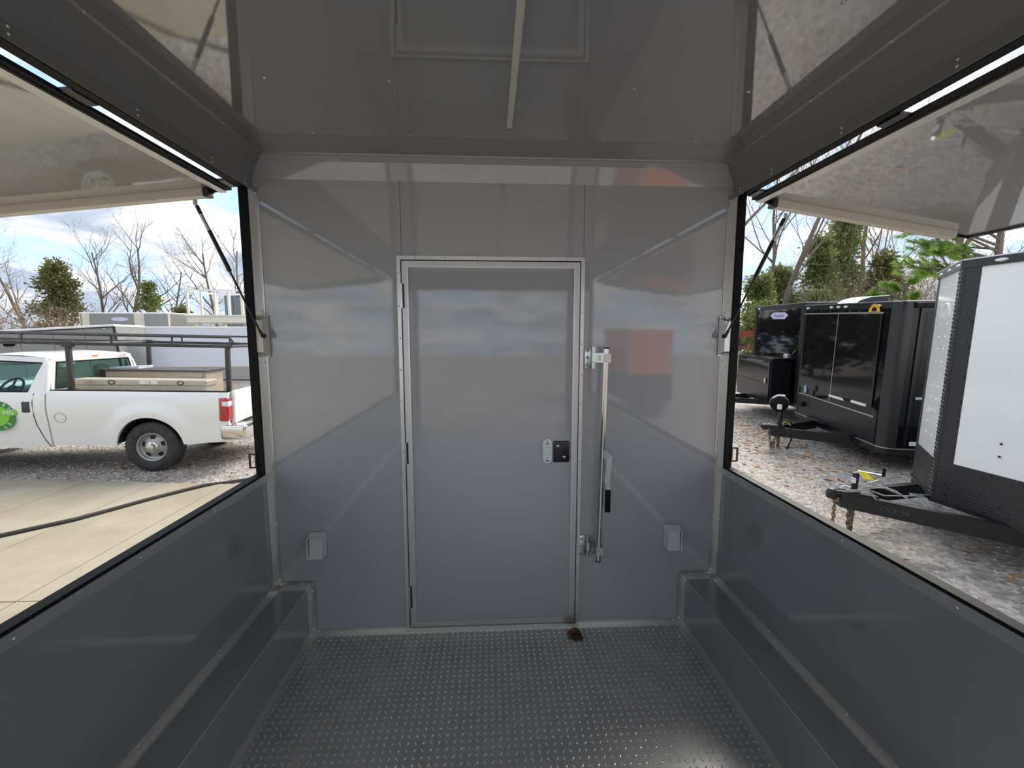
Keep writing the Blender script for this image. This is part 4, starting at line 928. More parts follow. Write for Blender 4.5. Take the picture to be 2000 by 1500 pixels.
MB().lathe([(0.147, -0.03), (0.152, -0.028), (0.152, 0.028), (0.147, 0.03)], Mj, 22).build('head_band', M_bluegrey, hdj, True)
MB().rbox(cx_+0.14, cx_+0.20, ty-0.17, ty-0.10, 0.44, 0.53, 0.01).build('head_label', M_dwhite, hdj, True)
MB().tube([(cx_+0.10, ty-0.02, 0.62), (cx_+0.16, ty-0.05, 0.675), (cx_+0.28, ty-0.05, 0.67)], 0.022, 8).build('head_handle', M_silver, hdj, True)
chain_links(hang((cx_+0.06, ty-0.06, -0.03), (cx_+0.20, ty-0.06, -0.06), 0.26, 13), tg_)
chain_links(hang((cx_+0.12, ty+0.05, -0.03), (cx_+0.24, ty+0.06, -0.06), 0.22, 11), tg_)
b2p(MB().tube([(cx_+0.30, ty-0.05, 0.16), (cx_+0.40, ty-0.09, 0.20), (cx_+0.44, ty-0.11, 0.10), (cx_+0.42, ty-0.13, -0.1), (cx_+0.36, ty-0.14, -0.28), (cx_+0.30, ty-0.13, -0.36)], 0.012, 8), 'wiring_lead', M_rubber, True)
b2p(MB().cyl((cx_+0.30, ty-0.13, -0.36), (cx_+0.25, ty-0.12, -0.415), 0.024, n=10), 'lead_plug', M_rubber, True)
b2p(MB().tube([(cx_+0.28, ty, 0.14), (cx_+0.34, ty-0.05, 0.19), (cx_+0.41, ty-0.08, 0.14)], 0.010, 6), 'yellow_cable', M_yellow, True)
for xx, yy in ((2.7, 0.02), (3.5, 0.02), (2.7, LW-0.02), (3.5, LW-0.02)):
    b2p(MB().lathe([(0.0, -0.09), (0.18, -0.09), (0.33, -0.1), (0.34, -0.06), (0.34, 0.06), (0.33, 0.1), (0.0, 0.09)], Matrix.Translation((xx, yy + (0.12 if yy < 1 else -0.12), -0.04)) @ Matrix.Rotation(R(90), 4, 'X'), 20), 'wheel', M_tire, True)
b2p(MB().box(0.05, LL, 0.25, 0.33, -0.09, 0.0), 'chassis_rail', M_frame); b2p(MB().box(0.05, LL, LW-0.33, LW-0.25, -0.09, 0.0), 'chassis_rail', M_frame)
b2p(MB().prism([(0.30, 0.12), (0.36, 0.12), (0.36, 0.35), (0.30, 0.35)], 'z', -0.16, -0.05), 'step_bracket', M_frame)

# ---------------- farther black trailer with a box on its tongue
b1 = tag(empty('enclosed_trailer', (6.78, 9.15, 0.02), (R(1.5), 0, R(-10.2))), 'glossy black trailer behind, with a lilac name decal and a box on its tongue', 'trailer')
def b1p(mb_, name, mt, sm=False, parent=None, label=None): return mb_.build(name, mt, parent or b1, sm, label=label)
b1p(MB().box(0, 5.0, 0, 2.5, 0.08, 2.22), 'body', M_black)
b1p(MB().box(-0.012, 5.0, -0.012, 2.512, 2.20, 2.30), 'top_rail', M_blackm)
b1p(MB().box(-0.02, 5.0, -0.02, 2.52, 2.30, 2.315), 'roof_edge', M_silver)
b1p(MB().box(-0.012, 5.0, -0.012, 2.512, 0.0, 0.10), 'bottom_rail', M_blackm)
for y0 in (0.0, 2.36):
    c_ = b1p(MB().box(-0.012, 0.0, y0, y0+0.14, 0.10, 2.20), 'corner_sheet', M_atp)
    mb = MB()
    for k in range(44): mb.box(-0.019, -0.012, y0+0.02, y0+0.05, 0.12+k*0.047, 0.14+k*0.047)
    mb.build('tread_lugs', M_atplug, c_, kind='stuff')
dd = b1p(MB().prism([(0.72, 2.05), (0.88, 2.12), (1.45, 2.13), (1.62, 2.06), (1.45, 1.97), (0.88, 1.965)], 'x', -0.006, -0.001), 'name_decal', M_decalp, label='lilac name decal')
text_mesh('Freedom', 0.14, 'decal_text', M_decalv, dd, Matrix.Translation((-0.008, 1.17, 2.05)) @ Matrix.Rotation(R(-90), 4, 'Z') @ Matrix.Rotation(R(90), 4, 'X'))
b1p(MB().prism(oval(2.25, 2.25, 0.05, 0.022), 'x', -0.026, -0.012), 'marker_light', M_lens)
mb = MB()
for yy in (0.2, 0.9, 1.6, 2.3):
    for k in range(6): mb.cyl((0, yy, 0.5+k*0.29), (-0.005, yy, 0.5+k*0.29), 0.009, n=6)
mb.build('rivets', M_silver, b1, kind='stuff')
bx_ = b1p(MB().rbox(-0.50, -0.09, 0.20, 2.14, 0.04, 1.05, 0.008), 'tongue_box', M_blackm)
MB().rbox(-0.52, -0.07, 0.18, 2.16, 1.05, 1.085, 0.008).build('box_lid', M_black, bx_, True)
MB().box(-0.512, -0.50, 0.32, 2.06, 0.52, 1.01).build('box_door', M_black, bx_)
MB().box(-0.512, -0.50, 0.32, 2.06, 0.10, 0.50).build('box_panel', M_blackm, bx_)
MB().box(-0.525, -0.502, 0.24, 0.30, 0.10, 1.03).build('box_corner', M_blackm, bx_)
MB().rbox(-0.54, -0.512, 0.38, 0.46, 0.50, 0.62, 0.006).build('box_latch', M_zinc, bx_)
b1p(MB().lathe([(0.0, 0.0), (0.075, 0.01), (0.08, 0.07), (0.05, 0.10), (0.0, 0.105)], Matrix.Translation((-0.16, 0.28, 1.085)), 14), 'vent_cap', M_silver, True)
b1p(MB().tube([(-0.04, 0.26, 1.05), (-0.05, 0.24, 1.20), (-0.01, 0.20, 1.26)], 0.03, 8), 'vent_pipe', M_blackm, True)
b1p(MB().prism([(-1.75, 1.20), (0.05, 0.6), (0.05, 0.68), (-1.75, 1.27)], 'z', -0.06, 0.06).prism([(-1.75, 1.23), (0.05, 1.9), (0.05, 1.82), (-1.75, 1.16)], 'z', -0.06, 0.06), 'tongue', M_frame)
b1p(MB().rbox(-1.95, -1.7, 1.15, 1.30, 0.03, 0.10, 0.01), 'coupler', M_frame)
j1 = b1p(MB().cyl((-1.6, 1.22, -0.40), (-1.6, 1.22, 0.35), 0.03, n=10), 'jack', M_frame, True)
for xx in (2.6, 3.4):
    for yy in (0.12, 2.38): b1p(MB().lathe([(0.0, -0.09), (0.18, -0.09), (0.33, -0.1), (0.34, -0.06), (0.34, 0.06), (0.33, 0.1), (0.0, 0.09)], Matrix.Translation((xx, yy, -0.04)) @ Matrix.Rotation(R(90), 4, 'X'), 20), 'wheel', M_tire, True)

# ---------------- big trailer at the right edge, V-nose with black tread trim
bg_ = tag(empty('vnose_trailer', (4.63, 4.18, -0.10), (0, R(1.5), R(-15))), 'big V-nose trailer, white panels edged in black tread plate, nearest on the right', 'trailer')
def bgp(mb_, name, mt, sm=False, parent=None, label=None): return mb_.build(name, mt, parent or bg_, sm, label=label)
HA = R(68); FL = 0.97; BH_ = 2.455; cxn, cyn = FL*math.cos(HA), FL*math.sin(HA)
bgp(MB().prism([(0.012, 0), (cxn+0.012, -cyn), (4.6, -cyn), (4.6, cyn), (cxn+0.012, cyn)], 'z', 0.02, BH_-0.02), 'body', M_wpanel)
def face(sg, a0, a1, z0, z1, d0=-0.004, d1=0.012):
    """slab on the nose half (sg -1 near, +1 far), a along the face from the apex; d outward negative"""
    u = Vector((math.cos(HA), sg*math.sin(HA), 0)); n_ = Vector((math.sin(HA), -sg*math.cos(HA), 0))
    vs = []
    for z in (z0, z1):
        for a, d in ((a0, d0), (a1, d0), (a1, d1), (a0, d1)): p = u*a + n_*d; vs.append((p.x, p.y, z))
    f = [(0, 3, 2, 1), (4, 5, 6, 7), (0, 1, 5, 4), (1, 2, 6, 5), (2, 3, 7, 6), (3, 0, 4, 7)]
    return MB().add(vs, f if sg > 0 else [q[::-1] for q in f])
def face_lugs(sg, a0, a1, z0, z1, step, parent, d=-0.004, ang=45, ln=0.024, wd=0.0065):
    u = Vector((math.cos(HA), sg*math.sin(HA), 0)); n_ = Vector((math.sin(HA), -sg*math.cos(HA), 0)); k_ = Vector((0, 0, 1)); mb_ = MB(); j = 0; z = z0
    while z < z1:
        i = 0; a = a0
        while a < a1:
            an = R(ang) if (i+j) % 2 else R(-ang); c, s_ = math.cos(an), math.sin(an)
            e1 = u*c + k_*s_; e2 = -u*s_ + k_*c; ctr = u*a + k_*z + n_*d
            vs = [ctr+e1*ln/2, ctr+e2*wd, ctr-e1*ln/2, ctr-e2*wd, ctr + n_*-0.0035]
            mb_.add(vs, [(0, 1, 4), (1, 2, 4), (2, 3, 4), (3, 0, 4)]); i += 1; a += step
        j += 1; z += step
    mb_.build('tread_lugs', M_atplug, parent, kind='stuff')
TR = 0.085
for sg in (-1, 1):
    bgp(face(sg, 0.0, FL+0.006, BH_-0.085, BH_, -0.016), 'top_rail', M_blackm)
    bgp(face(sg, 0.0, FL+0.006, BH_-0.008, BH_+0.004, -0.020), 'roof_edge', M_silver)
    c_ = bgp(face(sg, 0.0, 0.155 if sg < 0 else 0.10, 0.0, BH_-0.085, -0.005), 'corner_sheet', M_atp)
    face_lugs(sg, 0.02, 0.14 if sg < 0 else 0.09, 0.03, BH_-0.1, 0.032, c_, -0.005)
    lo = bgp(face(sg, 0.155 if sg < 0 else 0.10, FL, 0.0, 0.425, -0.005), 'stone_guard', M_atp)
    face_lugs(sg, 0.17 if sg < 0 else 0.12, FL-0.02, 0.02, 0.42, 0.032, lo, -0.005)
    c_ = bgp(face(sg, FL-0.10, FL+0.004, 0.425, BH_-0.085, -0.005), 'corner_sheet', M_atp)
    face_lugs(sg, FL-0.09, FL-0.005, 0.44, BH_-0.1, 0.032, c_, -0.005)
    bgp(face(sg, 0.0, FL+0.01, 0.0, 0.022, -0.018), 'bottom_lip', M_blackm)
    bgp(face(sg, 0.0, FL+0.01, -0.02, 0.0, -0.012), 'bottom_channel', M_frame)
    # serrated edges where the tread plate folds round the corners
    mb = MB(); u = Vector((math.cos(HA), sg*math.sin(HA), 0)); n_ = Vector((math.sin(HA), -sg*math.cos(HA), 0))
    for a in ((0.018, 0.085) if sg > 0 else (0.012,)):
        for k in range(58):
            z = 0.05 + k*0.0405; p = u*a + n_*-0.006
            if sg > 0 or True:
                q = [p - u*0.014, p + u*0.014]
                vs = [tuple(q[0] + Vector((0, 0, z))), tuple(q[1] + Vector((0, 0, z+0.006))), tuple(q[1] + Vector((0, 0, z+0.022))), tuple(q[0] + Vector((0, 0, z+0.016)))]
                vs += [tuple(Vector(v) + n_*-0.004) for v in vs]
                mb.add(vs, [(0, 1, 2, 3), (4, 5, 6, 7), (0, 1, 5, 4), (1, 2, 6, 5), (2, 3, 7, 6), (3, 0, 4, 7)])
    mb.build('edge_lugs', M_atplug, bg_, kind='stuff')
bgp(face(-1, 0.155, FL-0.10, 0.425, BH_-0.085, -0.002), 'nose_panel', M_wpanel)
fp = bgp(face(1, 0.10, FL-0.10, 0.425, BH_-0.085, -0.002), 'nose_panel', M_wpanel)
mb = MB(); u = Vector((math.cos(HA), math.sin(HA), 0)); n_ = Vector((math.sin(HA), -math.cos(HA), 0))
for k in range(13):
    for a in (0.34, 0.58):
        p = u*a + n_*-0.002 + Vector((0, 0, 0.62 + k*0.135)); mb.cyl(p, p + n_*-0.004, 0.007, n=8)
mb.build('rivets', M_lens, fp, kind='stuff')
bolts = MB(); u = Vector((math.cos(HA), -math.sin(HA), 0)); n_ = Vector((math.sin(HA), math.cos(HA), 0))
for a, z in [(0.14, zz) for zz in (0.6, 0.85, 1.05, 1.3, 1.6, 1.85, 2.1)] + [(0.11, 0.09), (0.11, 0.2), (0.11, 0.31), (0.4, 0.36), (0.55, 0.12), (0.46, 0.39), (0.62, 0.05), (0.5, 0.72), (0.5, 0.6)]:
    p = u*a + n_*-0.006 + Vector((0, 0, z)); bolts.cyl(p, p + n_*-0.007, 0.010, n=8)
bolts.build('bolts', M_frame, bg_, kind='stuff')
for sg, a in ((-1, 0.30), (-1, 0.75), (1, 0.12), (1, 0.80), (1, 0.46)):
    u = Vector((math.cos(HA), sg*math.sin(HA), 0)); n_ = Vector((math.sin(HA), -sg*math.cos(HA), 0)); mb = MB()
    ov = oval(0, 0, 0.052, 0.018); c = u*a + n_*-0.016 + Vector((0, 0, BH_-0.045))
    vs = [tuple(c + u*p[0] + Vector((0, 0, p[1]))) for p in ov] + [tuple(c + u*p[0]*0.8 + Vector((0, 0, p[1]*0.7)) + n_*-0.012) for p in ov]; n = len(ov)
    bgp(mb.add(vs, [tuple(range(n, 2*n))] + [(i, (i+1) % n, (i+1) % n+n, i+n) for i in range(n)]), 'marker_light', M_lens)
# far panel's printed arc
u = Vector((math.cos(HA), math.sin(HA), 0)); n_ = Vector((math.sin(HA), -math.cos(HA), 0))
arc = [tuple(u*(0.42+0.13*math.cos(t)) + n_*-0.005 + Vector((0, 0, 1.92+0.14*math.sin(t)))) for t in rng(0, math.pi, 12)]
bgp(MB().tube(arc, 0.008, 5), 'printed_arc', M_dwhite)
# tongue A-frame
ap = (-0.90, 0.0)
tgb = bgp(MB().prism([(ap[0]+0.05, -0.055), (0.55, -0.80), (0.55, -0.72), (ap[0]+0.05, 0.03)], 'z', -0.165, -0.005), 'tongue', M_frame)
MB().prism([(ap[0]+0.05, 0.055), (0.55, 0.80), (0.55, 0.72), (ap[0]+0.05, -0.03)], 'z', -0.165, -0.005).build('tongue_beam', M_frame, tgb)
MB().prism([(ap[0]-0.02, -0.06), (ap[0]+0.34, -0.16), (ap[0]+0.34, 0.16), (ap[0]-0.02, 0.06)], 'z', -0.02, 0.018).build('coupler_plate', M_frame, tgb)
MB().lathe([(0.0, 0.055), (0.03, 0.05), (0.052, 0.02), (0.055, -0.035), (0.045, -0.055), (0.0, -0.055)], Matrix.Translation((ap[0]-0.02, 0, -0.03)), 16).build('coupler_cup', M_frame, tgb, True)
MB().tube([(ap[0]+0.02, 0, 0.02), (ap[0]+0.1, 0.02, 0.055), (ap[0]+0.2, 0.0, 0.04)], 0.010, 8).build('coupler_latch', M_zinc, tgb, True)
jx = ap[0]+0.19
jkb = bgp(MB().cyl((jx, 0, -0.05), (jx, 0, 0.215), 0.030, n=16), 'jack', M_frame, True)
MB().cyl((jx, 0, -0.46), (jx, 0, -0.05), 0.024, n=12).build('jack_leg', M_frame, jkb, True)
MB().box(jx-0.07, jx+0.07, -0.07, 0.07, -0.475, -0.46).build('jack_foot', M_frame, jkb)
MB().cyl((jx, 0, 0.215), (jx, 0, 0.222), 0.031, n=16).build('jack_cap', M_zinc, jkb, True)
MB().rbox(jx-0.045, jx-0.015, -0.045, 0.0, 0.11, 0.165, 0.002).build('warning_label', M_dwhite, jkb)
MB().box(jx-0.0465, jx-0.0455, -0.04, -0.005, 0.148, 0.160).build('label_stripe', M_red, jkb)
crk = MB().tube([(jx, 0, 0.225), (jx+0.01, -0.01, 0.24), (jx+0.20, -0.10, 0.235)], 0.008, 8).build('crank_arm', M_zinc, jkb, True)
MB().cyl((jx+0.20, -0.10, 0.225), (jx+0.20, -0.10, 0.32), 0.015, n=12).build('crank_grip', M_rubber, crk, True)
MB().add([(jx-0.01, -0.035, 0.245), (jx+0.045, -0.075, 0.250), (jx+0.115, -0.115, 0.185), (jx+0.035, -0.075, 0.172), (jx-0.01, -0.037, 0.247), (jx+0.045, -0.077, 0.252), (jx+0.115, -0.117, 0.187), (jx+0.035, -0.077, 0.174)],
         [(0, 1, 2, 3), (7, 6, 5, 4), (0, 4, 5, 1), (1, 5, 6, 2), (2, 6, 7, 3), (3, 7, 4, 0)]).build('yellow_tag', M_yellow, jkb, label='yellow paper tag')
chain_links(hang((ap[0]+0.01, -0.02, -0.10), (ap[0]+0.01, -0.02, -0.40), 0.0, 9), tgb, r=0.009, ln=0.045)
chain_links(hang((ap[0]+0.13, -0.06, -0.14), (ap[0]+0.15, -0.06, -0.44), 0.0, 8), tgb, r=0.012, ln=0.055)
chain_links(hang((ap[0]+0.17, -0.055, -0.14), (ap[0]+0.155, -0.055, -0.34), 0.0, 6), tgb, r=0.012, ln=0.055)
MB().box(ap[0]+0.0, ap[0]+0.09, -0.035, 0.035, -0.12, -0.06).build('ball_mount', M_chain, tgb)
for pts_, r_ in (([(ap[0]+0.05, -0.05, 0.04), (ap[0]+0.0, -0.02, 0.055), (ap[0]+0.05, 0.05, 0.06), (ap[0]+0.2, 0.07, 0.06), (ap[0]+0.22, -0.06, 0.03), (ap[0]+0.12, -0.09, 0.03)], 0.008),
              ([(ap[0]+0.08, -0.06, 0.03), (ap[0]+0.20, -0.08, 0.05), (ap[0]+0.27, -0.07, 0.13), (ap[0]+0.38, -0.05, 0.165)], 0.009),
              ([(ap[0]+0.12, 0.0, 0.13), (ap[0]+0.30, -0.05, 0.05), (ap[0]+0.42, -0.10, 0.02), (ap[0]+0.75, 0.0, 0.015), (ap[0]+0.95, 0.05, 0.01)], 0.007),
              ([(ap[0]+0.34, -0.10, 0.13), (ap[0]+0.48, -0.16, 0.10), (ap[0]+0.58, -0.20, 0.03), (ap[0]+0.57, -0.22, -0.04), (ap[0]+0.48, -0.23, -0.075), (ap[0]+0.36, -0.21, -0.05), (ap[0]+0.29, -0.15, 0.015)], 0.007),
              ([(ap[0]+0.25, -0.06, 0.09), (ap[0]+0.42, -0.10, 0.10), (ap[0]+0.55, -0.10, 0.05), (ap[0]+0.66, -0.05, 0.01)], 0.007)):
    MB().tube([p for k in range(len(pts_)-1) for p in [Vector(pts_[k]).lerp(Vector(pts_[k+1]), q) for q in (0, 0.5)]] + [pts_[-1]], r_, 8).build('loose_cable', M_cable, tgb, True)
MB().box(ap[0]+0.72, ap[0]+0.95, 0.02, 0.05, 0.0, 0.03).build('cable_clip', M_zinc, tgb)
# chalk on the beam
ub = Vector((0.55-(ap[0]+0.05), -0.80+0.055, 0)).normalized(); nb_ = Vector((ub.y, -ub.x, 0))
Mt = Matrix(((ub.x, 0, nb_.x, 0), (ub.y, 0, nb_.y, 0), (0, 1, 0, 0), (0, 0, 0, 1)))
pt = Vector((ap[0]+0.05, -0.055, -0.085)) + ub*0.44 + nb_*0.002
text_mesh('OLE 98', 0.075, 'chalk_mark', mat('faint_chalk', (0.06, 0.06, 0.065), 0.8), tgb, Matrix.Translation(pt) @ Mt, 0.0005)
bgp(MB().box(0.50, 0.62, -cyn-0.012, -0.70, -0.165, 0.02), 'frame_gusset', M_frame)
bgp(MB().box(cxn, 4.6, -cyn-0.006, -cyn+0.1, -0.10, 0.02), 'side_channel', M_blackm)
bgp(MB().box(cxn, 4.6, cyn-0.1, cyn+0.006, -0.10, 0.02), 'side_channel', M_blackm)
bgp(MB().box(cxn, 4.6, -cyn-0.004, cyn+0.004, BH_-0.03, BH_+0.003), 'roof', M_roofw)
for xx in (2.3, 3.1):
    for yy in (-cyn+0.1, cyn-0.1): bgp(MB().lathe([(0.0, -0.09), (0.18, -0.09), (0.31, -0.1), (0.32, -0.06), (0.32, 0.06), (0.31, 0.1), (0.0, 0.09)], Matrix.Translation((xx, yy, -0.10)) @ Matrix.Rotation(R(90), 4, 'X'), 20), 'wheel', M_tire, True)

# ---------------- orange trailer standing behind the viewer, seen mirrored in the wall
t, Ln, h = parked('enclosed_trailer', (4.75, -6.6), (3.6, -6.6), 2.4, 1.85, 'orange red trailer standing behind the viewer, mirrored in the back wall', M_orange, M_roofw, M_silver)
MB().box(-0.012, Ln+0.012, -0.012, 2.41, 0.44, 1.15).build('lower_skirt', M_frame, t)

# ================================================================== TREES AND UNDERGROWTH
def branch(mb_, rd, p, d, ln, r, lvl, maxl, tips, wob=0.25, up=0.12, nsub=(6, 5, 4), sides=(8, 5, 4, 3), spread=(35, 65), rk=(0.42, 0.62)):
    n = 6 if lvl == 0 else (5 if lvl == 1 else 4)
    pts = [p.copy()]; rs = [r]; dd = d.copy()
    for i in range(n):
        dd = (dd + Vector((rd.uniform(-1, 1), rd.uniform(-1, 1), rd.uniform(-0.6, 0.6)))*wob*(0.6 if lvl == 0 else 1) + Vector((0, 0, up if lvl else 0.05))).normalized()
        pts.append(pts[-1] + dd*ln/n); rs.append(max(0.004, r*(1 - (0.72 if lvl == 0 else 0.85)*(i+1)/n)))
    mb_.tube(pts, rs, sides[min(lvl, 3)])
    if lvl >= maxl: tips.append(pts[-1]); return
    k = nsub[min(lvl, len(nsub)-1)]; k = rd.randint(max(2, k-1), k+1)
    for j in range(k):
        f = rd.uniform(0.30 if lvl == 0 else 0.2, 1.0); i = min(n-1, int(f*n)); q = pts[i].lerp(pts[i+1], f*n-i)
        ax = (pts[i+1]-pts[i]).normalized(); a = R(rd.uniform(*spread)); o = ax.orthogonal().normalized(); o.rotate(Matrix.Rotation(rd.uniform(0, 2*math.pi), 3, ax))
        nd = (ax*math.cos(a) + o*math.sin(a)).normalized()
        branch(mb_, rd, q, nd, ln*rd.uniform(0.38, 0.62)*(1.1-0.45*f), max(0.006, rs[i]*rd.uniform(*rk)), lvl+1, maxl, tips, wob*1.15, up, nsub, sides, spread, rk)
def bare_tree(loc, h, r, seed, label, mt=None, lean=(0, 0), nsub=(11, 7, 5), maxl=3, leaves=0, spread=(32, 62), wob=0.22, split=1, rk=(0.42, 0.62)):
    rd = random.Random(seed); t = tag(empty('bare_tree', loc), label, 'tree', 'bare trees around the yard')
    mb_ = MB(); tips = []
    for k in range(split):
        ln_ = lean if k == 0 else (-lean[0]*0.6+0.08, lean[1])
        branch(mb_, rd, Vector((0.12*k, 0.05*k, -0.1)), Vector((ln_[0], ln_[1], 1)).normalized(), h*(1-0.12*k), r*(1-0.25*k), 0, maxl, tips, wob, 0.10, nsub, (8, 5, 4, 3), spread, rk)
    mb_.build('trunk_and_branches', mt or M_bark, t, True)
    if leaves:
        lm = MB()
        for _ in range(leaves):
            p = rd.choice(tips) + Vector((rd.gauss(0, .12), rd.gauss(0, .12), rd.gauss(0, .12))); a = Vector((rd.uniform(-1, 1), rd.uniform(-1, 1), rd.uniform(-1, 1))).normalized()*0.055; b = a.orthogonal()*0.8
            lm.add([p-a, p-b*0.6, p+a, p+b*0.6], [(0, 1, 2, 3)])
        lm.build('last_leaves', M_autumn, t, kind='stuff')
    return t
def spray(lm, rd, c, rad, n, sz, dirv=None, flat=0.6):
    for _ in range(n):
        o = Vector((rd.gauss(0, 1), rd.gauss(0, 1), rd.gauss(0, flat)))*rad*0.5; p = c + o
        a = (o.normalized() + Vector((rd.uniform(-.5, .5), rd.uniform(-.5, .5), rd.uniform(-.1, .8)))).normalized()
        s_ = sz*rd.uniform(0.6, 1.4); b = a.orthogonal().normalized(); b.rotate(Matrix.Rotation(rd.uniform(0, 6.28), 3, a)); b = b*s_*0.30
        lm.add([p, p+a*s_*0.5+b, p+a*s_, p+a*s_*0.5-b], [(0, 1, 2, 3)])
def cedar(loc, h, w_, seed, label, mt, clumps=110, per=60, sz=0.17, taper=1.0, name='cedar_tree', base=0.08):
    rd = random.Random(seed); t = tag(empty(name, loc), label, 'tree', 'evergreens around the yard')
    tr = MB(); tr.tube([(0, 0, -0.1), (0.05*h*rd.uniform(-.3, .3), 0.02*h, h*0.4), (0.03*h*rd.uniform(-1, 1), 0, h*0.97)], [0.02*h, 0.013*h, 0.004*h], 7)
    lm = MB()
    for k in range(clumps):
        f = rd.random()**0.8; z = h*(base + (1-base)*f); an = rd.uniform(0, 2*math.pi); rr = w_*(1.04-f**1.1*taper)*(0.35+0.65*rd.random())*(0.82+0.30*math.sin(f*15+seed)+0.22*math.sin(an*3+f*9+seed))
        c = Vector((rr*math.cos(an), rr*math.sin(an), z)); tr.tube([(0, 0, z-0.25*rr), c*0.5 + Vector((0, 0, 0.5*z-0.12*rr)), c], [0.012+0.004*rr, 0.01, 0.005], 4)
        spray(lm, rd, c, 0.15*w_+0.13, per, sz)
    tr.build('trunk', M_bark2, t, True); lm.build('foliage', mt, t, kind='stuff'); return t
def brush(loc, h, w_, seed, label, mt, stems=46, leaves=300, leafm=None, lsz=0.07):
    rd = random.Random(seed); t = tag(empty('bare_shrub', loc), label, 'shrub', 'undergrowth around the yard'); mb_ = MB(); tips = []
    for k in range(stems):
        p = Vector((rd.uniform(-w_, w_)*0.7, rd.uniform(-w_, w_)*0.5, -0.05)); d = Vector((rd.gauss(0, .45), rd.gauss(0, .45), 1)).normalized()
        branch(mb_, rd, p, d, h*rd.uniform(0.55, 1.0), 0.022, 1, 3, tips, 0.30, 0.06, (0, 5, 4), (4, 4, 3, 3), (22, 60))
    mb_.build('stems', mt, t)
    if leaves:
        lm = MB()
        for _ in range(leaves): spray(lm, rd, rd.choice(tips), 0.12, 1, lsz)
        lm.build('leaves', leafm or M_brushleaf, t, kind='stuff')
    return t
def pine(loc, h, seed, label, limbs, tufts=16):
    rd = random.Random(seed); t = tag(empty('pine_tree', loc), label, 'tree', 'evergreens around the yard'); tr = MB(); lm = MB()
    tr.tube([(0, 0, -0.1), (0.05, 0.03, h*0.5), (0, 0, h)], [0.16, 0.12, 0.05], 8)
    for z, an, ln in limbs:
        an += rd.uniform(-16, 16); d = Vector((math.cos(R(an)), math.sin(R(an)), rd.uniform(-0.05, 0.30))); p0 = Vector((0, 0, z+rd.uniform(-.25, .25))); pts = [p0 + d*ln*f + Vector((0, 0, 0.10*ln*math.sin(f*2.2))) for f in rng(0, 1, 6)]
        tr.tube(pts, [0.04, 0.034, 0.028, 0.022, 0.016, 0.01], 6)
        for k in range(tufts):
            f = rd.uniform(0.35, 1.0); i = min(4, int(f*5)); c = pts[i].lerp(pts[i+1], f*5-i) + Vector((rd.gauss(0, .20), rd.gauss(0, .20), rd.gauss(0.02, .14)))*ln*0.35
            tr.tube([pts[i], c], [0.012, 0.007], 4)
            ax = (c - pts[i] + d*0.3 + Vector((0, 0, 0.25))).normalized()
            for _ in range(110):
                u_ = rd.uniform(-0.22, 0.04); q = c + ax*u_; o = ax.orthogonal().normalized(); o.rotate(Matrix.Rotation(rd.uniform(0, 6.28), 3, ax)); a = (ax*rd.uniform(0.35, 1.0) + o*rd.uniform(0.3, 0.9)).normalized()*rd.uniform(0.14, 0.23); b = a.orthogonal().normalized()*0.009
                lm.add([q-b, q+b, q+a], [(0, 1, 2)])
    tr.build('trunk', M_bark, t, True); lm.build('needles', M_pine, t, kind='stuff')

# --- beyond the left yard edge
bare_tree((-33.5, 32.6, GZ), 9.4, 0.16, 11, 'dark bare tree leaning at the far left edge of the sky', lean=(-0.45, 0))
bare_tree((-35.2, 36.0, GZ), 9.2, 0.15, 12, 'thin bare tree between the left edge and the dark cedar', lean=(-0.3, 0))
bare_tree((-30.5, 35.4, GZ), 8.6, 0.15, 13, 'bare tree just right of the dark cedar', lean=(0.25, 0))
bare_tree((-30.6, 38.5, GZ), 9.6, 0.20, 14, 'tallest bare tree above the far grey trailer', lean=(0.18, 0))
bare_tree((-29.6, 42.4, GZ), 8.3, 0.15, 15, 'small bare tree left of the railed deck')
bare_tree((-24.1, 40.2, GZ), 9.4, 0.18, 16, 'bare tree standing behind the left end of the railing')
bare_tree((-20.0, 35.9, GZ), 9.0, 0.16, 17, 'bare tree behind the cabinet and the window post')
bare_tree((-38.0, 33.0, GZ), 7.5, 0.15, 18, 'reddish bare tree low at the far left', mt=M_bark2, lean=(0.45, 0))
cedar((-30.3, 32.6, GZ), 7.2, 2.6, 21, 'broad dark olive cedar left of the far grey trailer', M_cedard, 190, 46, 0.20)
cedar((-26.7, 36.0, GZ), 6.2, 1.5, 22, 'small pointed green cedar above the white box trailer', M_cedar, 110, 46, 0.18)
cedar((-24.8, 36.5, GZ), 4.4, 1.6, 23, 'low yellowish cedar beside the railed deck', M_cedard, 70, 50, 0.22)
k = 0
for x, y, h_, lb in ((-30.5, 29.0, 4.0, 'brown bare thicket at the left edge behind the grey trailer'), (-27.8, 30.2, 4.4, 'brown bare thicket under the dark cedar'), (-34.0, 33.5, 4.2, 'pale bare thicket farther left'),
                    (-23.4, 34.0, 3.8, 'brown thicket left of the railed deck'), (-29.0, 37.5, 4.2, 'brown thicket above the far grey trailer'), (-20.8, 34.5, 4.0, 'brown thicket under the railed deck'), (-26.0, 39.5, 4.2, 'brown thicket behind the small pointed cedar'), (-17.5, 36.5, 4.0, 'brown thicket farthest right behind the cabinet')):
    k += 1; brush((x, y, GZ), h_, 3.2, 40+k, lb, M_bark3 if k % 2 else M_bark2, 60, 500, None, 0.12)

